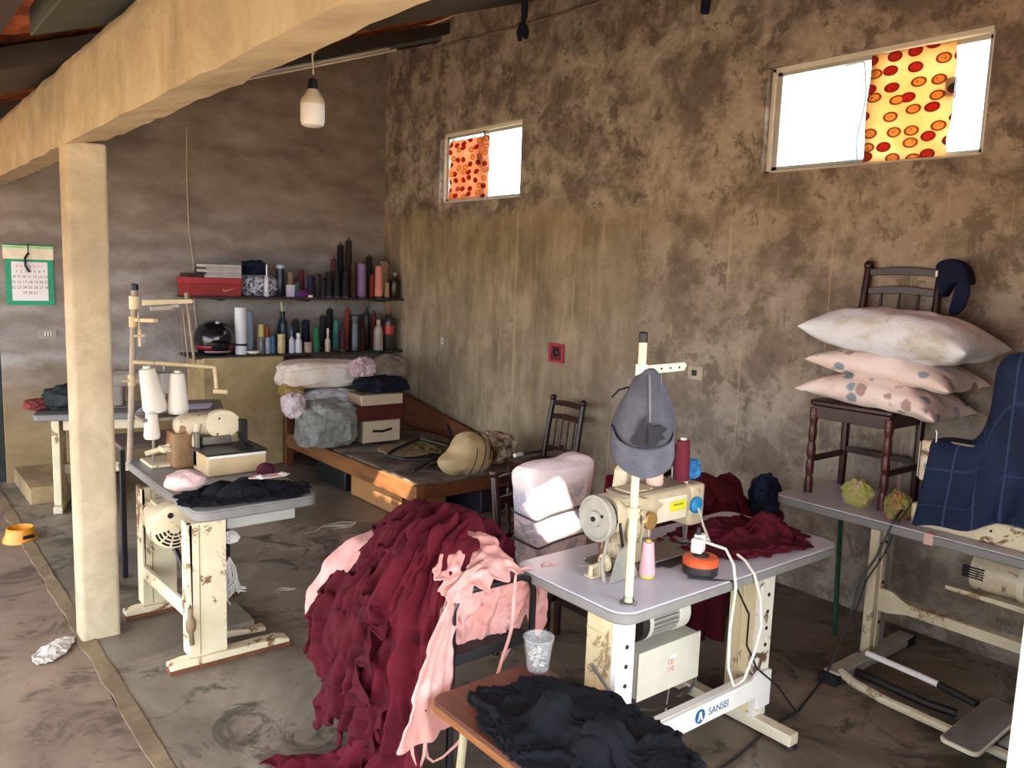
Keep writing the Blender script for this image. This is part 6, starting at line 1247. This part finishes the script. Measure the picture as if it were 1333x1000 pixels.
def path(pts):
    L = [0]
    for p, r in zip(pts, pts[1:]): L.append(L[-1]+math.dist(p, r))
    def f(t):
        t *= L[-1]
        for i in range(len(pts)-1):
            if t <= L[i+1]+1e-9:
                k = (t-L[i])/(L[i+1]-L[i]); return tuple(pts[i][q]*(1-k)+pts[i+1][q]*k for q in range(len(pts[0])))
        return pts[-1]
    return f
# x, z, near y, far y along each garment from its trailing end to the far right
def strip(pts, nx, ny, crown=.10, warp=None):
    f = path(pts)
    def fn(a, b, p):
        x, z, y0, y1 = f(a); q = np.array([x, y0+(y1-y0)*b, z-crown*(abs(b-.5)*2)**3])
        return q if warp is None else warp(a, b, q)
    return grid((0, 0, 0), (1, 0, 0), (0, 1, 0), nx, ny, fn)
def floorclip(P, z=.012):
    P[..., 2] = np.maximum(P[..., 2], z+.01*np.abs(np.sin(P[..., 0]*40))); return P
pk4 = [at(x, y, 1, 2.88) for x, y in ((412, 806), (416, 770), (436, 732), (468, 702), (520, 680), (560, 674))]
Pp = folds(strip([(v.x, v.z-.012, 2.62, 2.98) for v in pk4], 50, 30, .03), .010, 2, 41, rag=.008)
o = cloth_obj(Pp, 'pink_garment', M_PINK, th=.005); tag(o, 'pink cloth showing behind the maroon heap at the left of the tubular chair', 'clothes')
Pm = folds(strip([(1.34, .30, 2.30, 2.78), (1.35, .45, 2.28, 2.82), (1.38, .58, 2.30, 2.84), (1.45, .675, 2.32, 2.85), (1.53, .765, 2.33, 2.85), (1.60, .84, 2.36, 2.85), (1.78, .86, 2.42, 2.86), (1.95, .80, 2.45, 2.84), (2.08, .70, 2.47, 2.80)], 100, 74, .10), .042, 2.5, 43, rag=.03, skew=1.5, cr=.7, grow=lambda a: 1.15-.5*a)
o = cloth_obj(Pm, 'maroon_garment', M_MAR, th=.005); tag(o, 'large maroon garment draped over the top and left of the tubular chair', 'clothes')
Pm3 = floorclip(folds(strip([(1.06, .015, 2.36, 2.66), (1.17, .02, 2.26, 2.64), (1.29, .04, 2.18, 2.62), (1.36, .14, 2.14, 2.58), (1.36, .32, 2.12, 2.54), (1.35, .50, 2.11, 2.52), (1.40, .64, 2.13, 2.52), (1.50, .77, 2.18, 2.54), (1.60, .86, 2.26, 2.58), (1.74, .895, 2.34, 2.62)], 110, 66, .08), .040, 2.2, 47, rag=.026, skew=1.1, cr=.6, grow=lambda a: 1.1-.3*a))
o = cloth_obj(Pm3, 'maroon_garment', cloth_mat('#530d1b', '#440a15', .2, sc=4), th=.005); tag(o, 'long maroon garment trailing from the tubular chair down onto the floor', 'clothes')
Pm4 = floorclip(folds(strip([(1.31, .10, 2.40, 2.74), (1.31, .28, 2.36, 2.76), (1.28, .44, 2.34, 2.78), (1.31, .56, 2.34, 2.78), (1.40, .66, 2.36, 2.8)], 50, 50, .05), .03, 3.2, 49, rag=.04, cr=.6))
o = cloth_obj(Pm4, 'maroon_garment', M_MAR, th=.005); tag(o, 'ragged maroon hem hanging at the far left of the tubular chair', 'clothes')
Pm2 = folds(crumple((1.74, 2.56, .80), .26, .20, .10, n=54, rest=1.5, seed=45, steps=40, wave=.05, wf=5, core=5, rimz=lambda p: .86-1.6*((p[0]-1.74)**2+(p[1]-2.54)**2)), .012, 3, 5, rag=.0)
o = cloth_obj(Pm2, 'maroon_garment', M_MAR2, th=.005); tag(o, 'crumpled maroon cloth lying on top of the tubular chair heap', 'clothes')
# pink shirts on the near side of the chair
def hang(x0, x1, y, z0, z1, nx, ny, rest, cols, seed, steps=90, amp=.03, hem=None, wav=4):
    P = np.zeros((ny, nx, 3))
    for j in range(ny):
        for i in range(nx):
            a = i/(nx-1); b = j/(ny-1); h = (hem(a) if hem else 1.0)
            P[j, i] = (x0+(x1-x0)*a, y+amp*math.sin(a*PI*2*wav)*(.3+.7*b), z0+(z1-z0)*b*h)
    return simulate(P, rest, cols, pins=list(range(nx)), steps=steps, seed=seed, thick=.006, bend=.1)
def zig(a): return .70+.16*abs(((a*3.2) % 1)*2-1)+.08*math.sin(a*29)
P = np.zeros((30, 60, 3))
for j in range(30):
    for i in range(60):
        a = i/59; b = j/29; P[j, i] = (1.53+.50*a, 2.235+.05*math.sin(b*2.2)-.03*a, .725-.34*b*zig(a)-.02*math.sin(a*6)*b)
P = folds(P, .016, 3.5, 51, along=0, rag=0, skew=1.2, cr=.9)
o = cloth_obj(P, 'pink_shirt', M_PINK, th=.004); tag(o, 'pink shirt hanging behind the bar of the tubular chair', 'clothes')
P = folds(strip([(1.385, .27, 2.10, 2.14), (1.40, .40, 2.095, 2.15), (1.43, .54, 2.10, 2.17), (1.49, .66, 2.12, 2.21), (1.56, .735, 2.16, 2.27), (1.64, .765, 2.20, 2.28), (1.71, .775, 2.22, 2.29)], 60, 16, .0, lambda a, b, q: q+np.array([.22*(b-.5)*(1.1-a*.7)+.015, -.02*math.sin(b*PI)*(1-a), 0.0])), .012, 2.4, 53, rag=.008, skew=.3, cr=.5)
o = cloth_obj(P, 'pink_sleeve', M_PINK, th=.008); tag(o, 'long pink sleeve hanging beside the left post of the tubular chair', 'clothes')
P = folds(strip([(1.50, .735, 2.16, 2.25), (1.60, .765, 2.165, 2.32), (1.75, .785, 2.17, 2.45), (1.82, .78, 2.18, 2.44), (1.86, .755, 2.20, 2.42)], 50, 26, .0, lambda a, b, q: q+np.array([0, 0, -.055*(1-b)**2+.05*b])), .010, 2.2, 55, rag=.012, skew=.6, cr=.8)
o = cloth_obj(P, 'pink_shirt', M_PINK, th=.005); tag(o, 'pink cloth fold lying over the front bar of the tubular chair', 'clothes')
P = folds(grid((1.915, 2.34, .655), (.03, .16, 0), (.0, -.0, -.34), 16, 24), .012, 2, 57, along=0, rag=.02, cr=.6)
o = cloth_obj(P, 'pink_shirt', M_PINK, th=.004); tag(o, 'pink cloth end hanging by the table corner beside the tubular chair', 'clothes')
def ribbon(pts, w, label, name='pink_strap'):
    q = MB(); vs = []; pts = [Vector(p) for p in pts]
    for i, p in enumerate(pts):
        d = (pts[min(i+1, len(pts)-1)]-pts[max(i-1, 0)]).normalized(); s = d.cross(Vector((CR[2][0], CR[2][1], 0))).normalized()*w; vs += [p-s, p+s]
    q.add(vs, [(2*i, 2*i+1, 2*i+3, 2*i+2) for i in range(len(pts)-1)]); o = q.build(name, M_PINK); o.modifiers.new('thickness', 'SOLIDIFY').thickness = .003; q2 = o.modifiers.new('subdivision', 'SUBSURF'); q2.levels = 1; q2.render_levels = 1; return tag(o, label, 'strap')
ribbon(pxp((672, 742, 1, 2.165), (668, 780, 1, 2.16), (668, 820, 1, 2.165), (655, 850, 1, 2.16), (645, 890, 1, 2.15), (628, 930, 1, 2.14), (590, 975, 1, 2.13), (560, 1000, 1, 2.13), (552, 975, 1, 2.135), (556, 945, 1, 2.14)), .007, 'pink strap dangling from the front bar of the tubular chair')
ribbon(pxp((545, 900, 1, 2.12), (535, 940, 1, 2.11), (535, 985, 1, 2.11), (548, 1010, 1, 2.11), (556, 960, 1, 2.115), (553, 915, 1, 2.12)), .008, 'looped pink strap hanging under the long pink sleeve')
# chair with the pink package
oc = spindle_chair('wooden_chair', 'dark wooden chair behind the centre table holding the pink package', (2.50, 2.73, 0), 0, .47, .88, .44, .40, 4, M_CHW, M_CHW)
pk_ = thing('quilt_package', 'pink and white quilt package tied in clear plastic on the chair behind the table', 'package', (2.38, 2.66, .50))
tq = NT('printed_quilt'); zz = tq.n('ShaderNodeSeparateXYZ'); tq.l(tq.coords(), zz.inputs[0]); cq = tq.ramp(tq.noise(5, 4), [(.3, '#d8c3c1'), (.7, '#e6d8d6')])
pr = tq.math('MULTIPLY', tq.ramp(tq.noise(9, 6, .7, 1.2), [(.48, 0.0), (.55, .8)]), tq.ramp(zz.outputs['Z'], [(.37, 1.0), (.42, 0.0)])); cq = tq.mix(pr, cq, '#9a93a0')
cq = tq.mix(tq.math('MULTIPLY', tq.ramp(tq.noise(6, 5, .6, .7), [(.55, 0.0), (.62, .7)]), tq.ramp(zz.outputs['Z'], [(.37, 1.0), (.42, 0.0)])), cq, '#cf9c8c'); tq.base(cq); tq.bump(tq.noise(14, 6, .7, .8), .4, .015); M_QLT = tq.done(.6, 0, .3)
q = MB(); N = 40; rows = []
PW = T(2.385, 2.63, .502) @ RZ(.12)
for j in range(19):
    u = j/18; z = .51*u; hw = .155+.08*u; hd = .10-.025*u; ring = []
    if u > .9: z = .51*.9+.051*(u-.9)/.1*.9
    inset = 1-.5*max(0, (u-.93)/.07)**2-.12*max(0, (.08-u)/.08)
    for k in range(N):
        a = 2*PI*k/N; f = .42; x = hw*math.copysign(abs(math.cos(a))**f, math.cos(a))*inset; y = hd*math.copysign(abs(math.sin(a))**f, math.sin(a))*inset
        d = 1+.035*mnoise.fractal(Vector((math.cos(a)*2, math.sin(a)*2, u*5)), .8, 2, 4)-.03*math.exp(-((u-.55)/.025)**2)-.02*math.exp(-((u-.80)/.02)**2); ring.append((x*d, y*d, z+.015*math.sin(a*2+1)*u))
    rows.append(ring)
q.add([PW @ Vector(p) for r in rows for p in r], [(j*N+k, j*N+(k+1) % N, (j+1)*N+(k+1) % N, (j+1)*N+k) for j in range(18) for k in range(N)]+[tuple(range(N))[::-1], tuple(range(18*N, 19*N))]); q.build('wrapped_quilt', M_QLT, pk_, sub=1)
q = MB()
for uu, rr_ in ((.545, 1.02), (.30, 1.03)):
    hw = .155+.08*uu; q.tube([PW @ Vector((hw*rr_*math.copysign(abs(math.cos(a))**.42, math.cos(a)), (.103-.025*uu)*rr_*math.copysign(abs(math.sin(a))**.42, math.sin(a)), .51*uu+.01*math.sin(a*3))) for a in [2*PI*k/40 for k in range(41)]], .005, 6)
q.mat(0); q.build('tie_cord', paint('#4a4448', .6), pk_)
# maroon goods behind the centre table and on it
sch = spindle_chair('wooden_chair', 'dark wooden chair hidden under the maroon heap behind the centre table', (3.44, 2.74, 0), 0, .47, .86, .44, .40, 4, M_CHW, M_CHW)
hc = [s_ell((3.22, 2.66, .56), (.36, .22, .20)), s_ell((3.40, 2.60, .62), (.20, .16, .17)), s_ell((2.85, 2.62, .55), (.2, .2, .2)), s_box((2.55, 2.0, .60), (.67, .31, .14))]
Pb = crumple((3.48, 2.63, .50), .50, .28, .47, n=70, rest=1.3, seed=61, cols=hc, steps=35, wave=.11, wf=5, core=3, stick=2); Pb = folds(Pb, .02, 4, 62, rag=0, skew=2, cr=1.2)
o = cloth_obj(Pb, 'maroon_garment', M_MAR, th=.005); tag(o, 'maroon cloth heaped on the chair behind the centre table', 'clothes')
heap('navy_garment', 'dark navy garment tucked in the maroon heap behind the centre table', 'clothes', (3.74, 2.45, .60), (.10, .07, .11), wrinkled('#0f1626', '#18223a', 8, .7), 81, .2, 2.5)
P = simulate(grid((2.60, 2.52, .92), (.34, .0, 0), (.0, .06, -.44), 26, 26), 1.05, hc, pins=list(range(26)), steps=60, seed=63); o = cloth_obj(P, 'crimson_cloth', cloth_mat('#6a1426', '#5a1020', .15), th=.006); tag(o, 'flat crimson cloth panel hanging behind the cap and machine', 'cloth')
P = hang(2.72, 3.36, 2.37, .66, .08, 36, 30, 1.0, [], 65, amp=.03, hem=lambda a: .9+.08*math.sin(a*7)); o = cloth_obj(P, 'maroon_drape', M_MAR, th=.005); tag(o, 'maroon cloth hanging behind the centre table between its legs', 'cloth')
P = crumple((2.885, 2.01, ZT), .345, .23, .10, n=84, rest=1.35, seed=67, rot=-.1, wave=.11, wf=5, core=3, irr=.24, stick=2, steps=30); P = folds(P, .014, 4, 68, rag=0, skew=2, cr=1.2); P[..., 2] = np.maximum(P[..., 2], ZT+.006)
o = cloth_obj(P, 'maroon_fabric', M_MAR2, th=.005); tag(o, 'maroon fabric being sewn lying crumpled on the right of the centre table', 'fabric')
ra, rb = at(676, 592, 2, .475), at(764, 576, 2, .475); rd = (rb-ra).normalized()
q = MB(); q.tube([ra, rb], .012, 8); q.mat(1).tube([ra-rd*.05, ra+rd*.03], .017, 8); q.tube([rb-rd*.03, rb+rd*.05], .017, 8); one(q, 'metal_rod', [paint('#5a5c62', .35, .1, metal=.6), M_WHITE], 'dark metal rod with white ends lying in front of the far wooden chair', 'rod'); print('ROD', ra, rb)
# ================================================================== LIGHT
w = bpy.data.worlds.new('sky'); C.world = w; w.use_nodes = True; nt = w.node_tree; bg = nt.nodes['Background']
bg.inputs['Color'].default_value = (.78, .88, 1.0, 1); bg.inputs['Strength'].default_value = 2.9
sl = bpy.data.lights.new('sun', 'SUN'); sl.energy = 9.5; sl.color = (1, .90, .74); sl.angle = .009
so = bpy.data.objects.new('sun', sl); COL.objects.link(so); so.rotation_euler = SUN.to_track_quat('-Z', 'Y').to_euler()
C.view_settings.view_transform = 'Standard'; C.view_settings.look = 'None'; C.view_settings.gamma = 1
try: C.view_settings.use_curve_mapping = False
except Exception: pass
C.view_settings.exposure = 1.6
C.cycles.use_denoising = True
C.cycles.max_bounces = 10; C.cycles.diffuse_bounces = 6
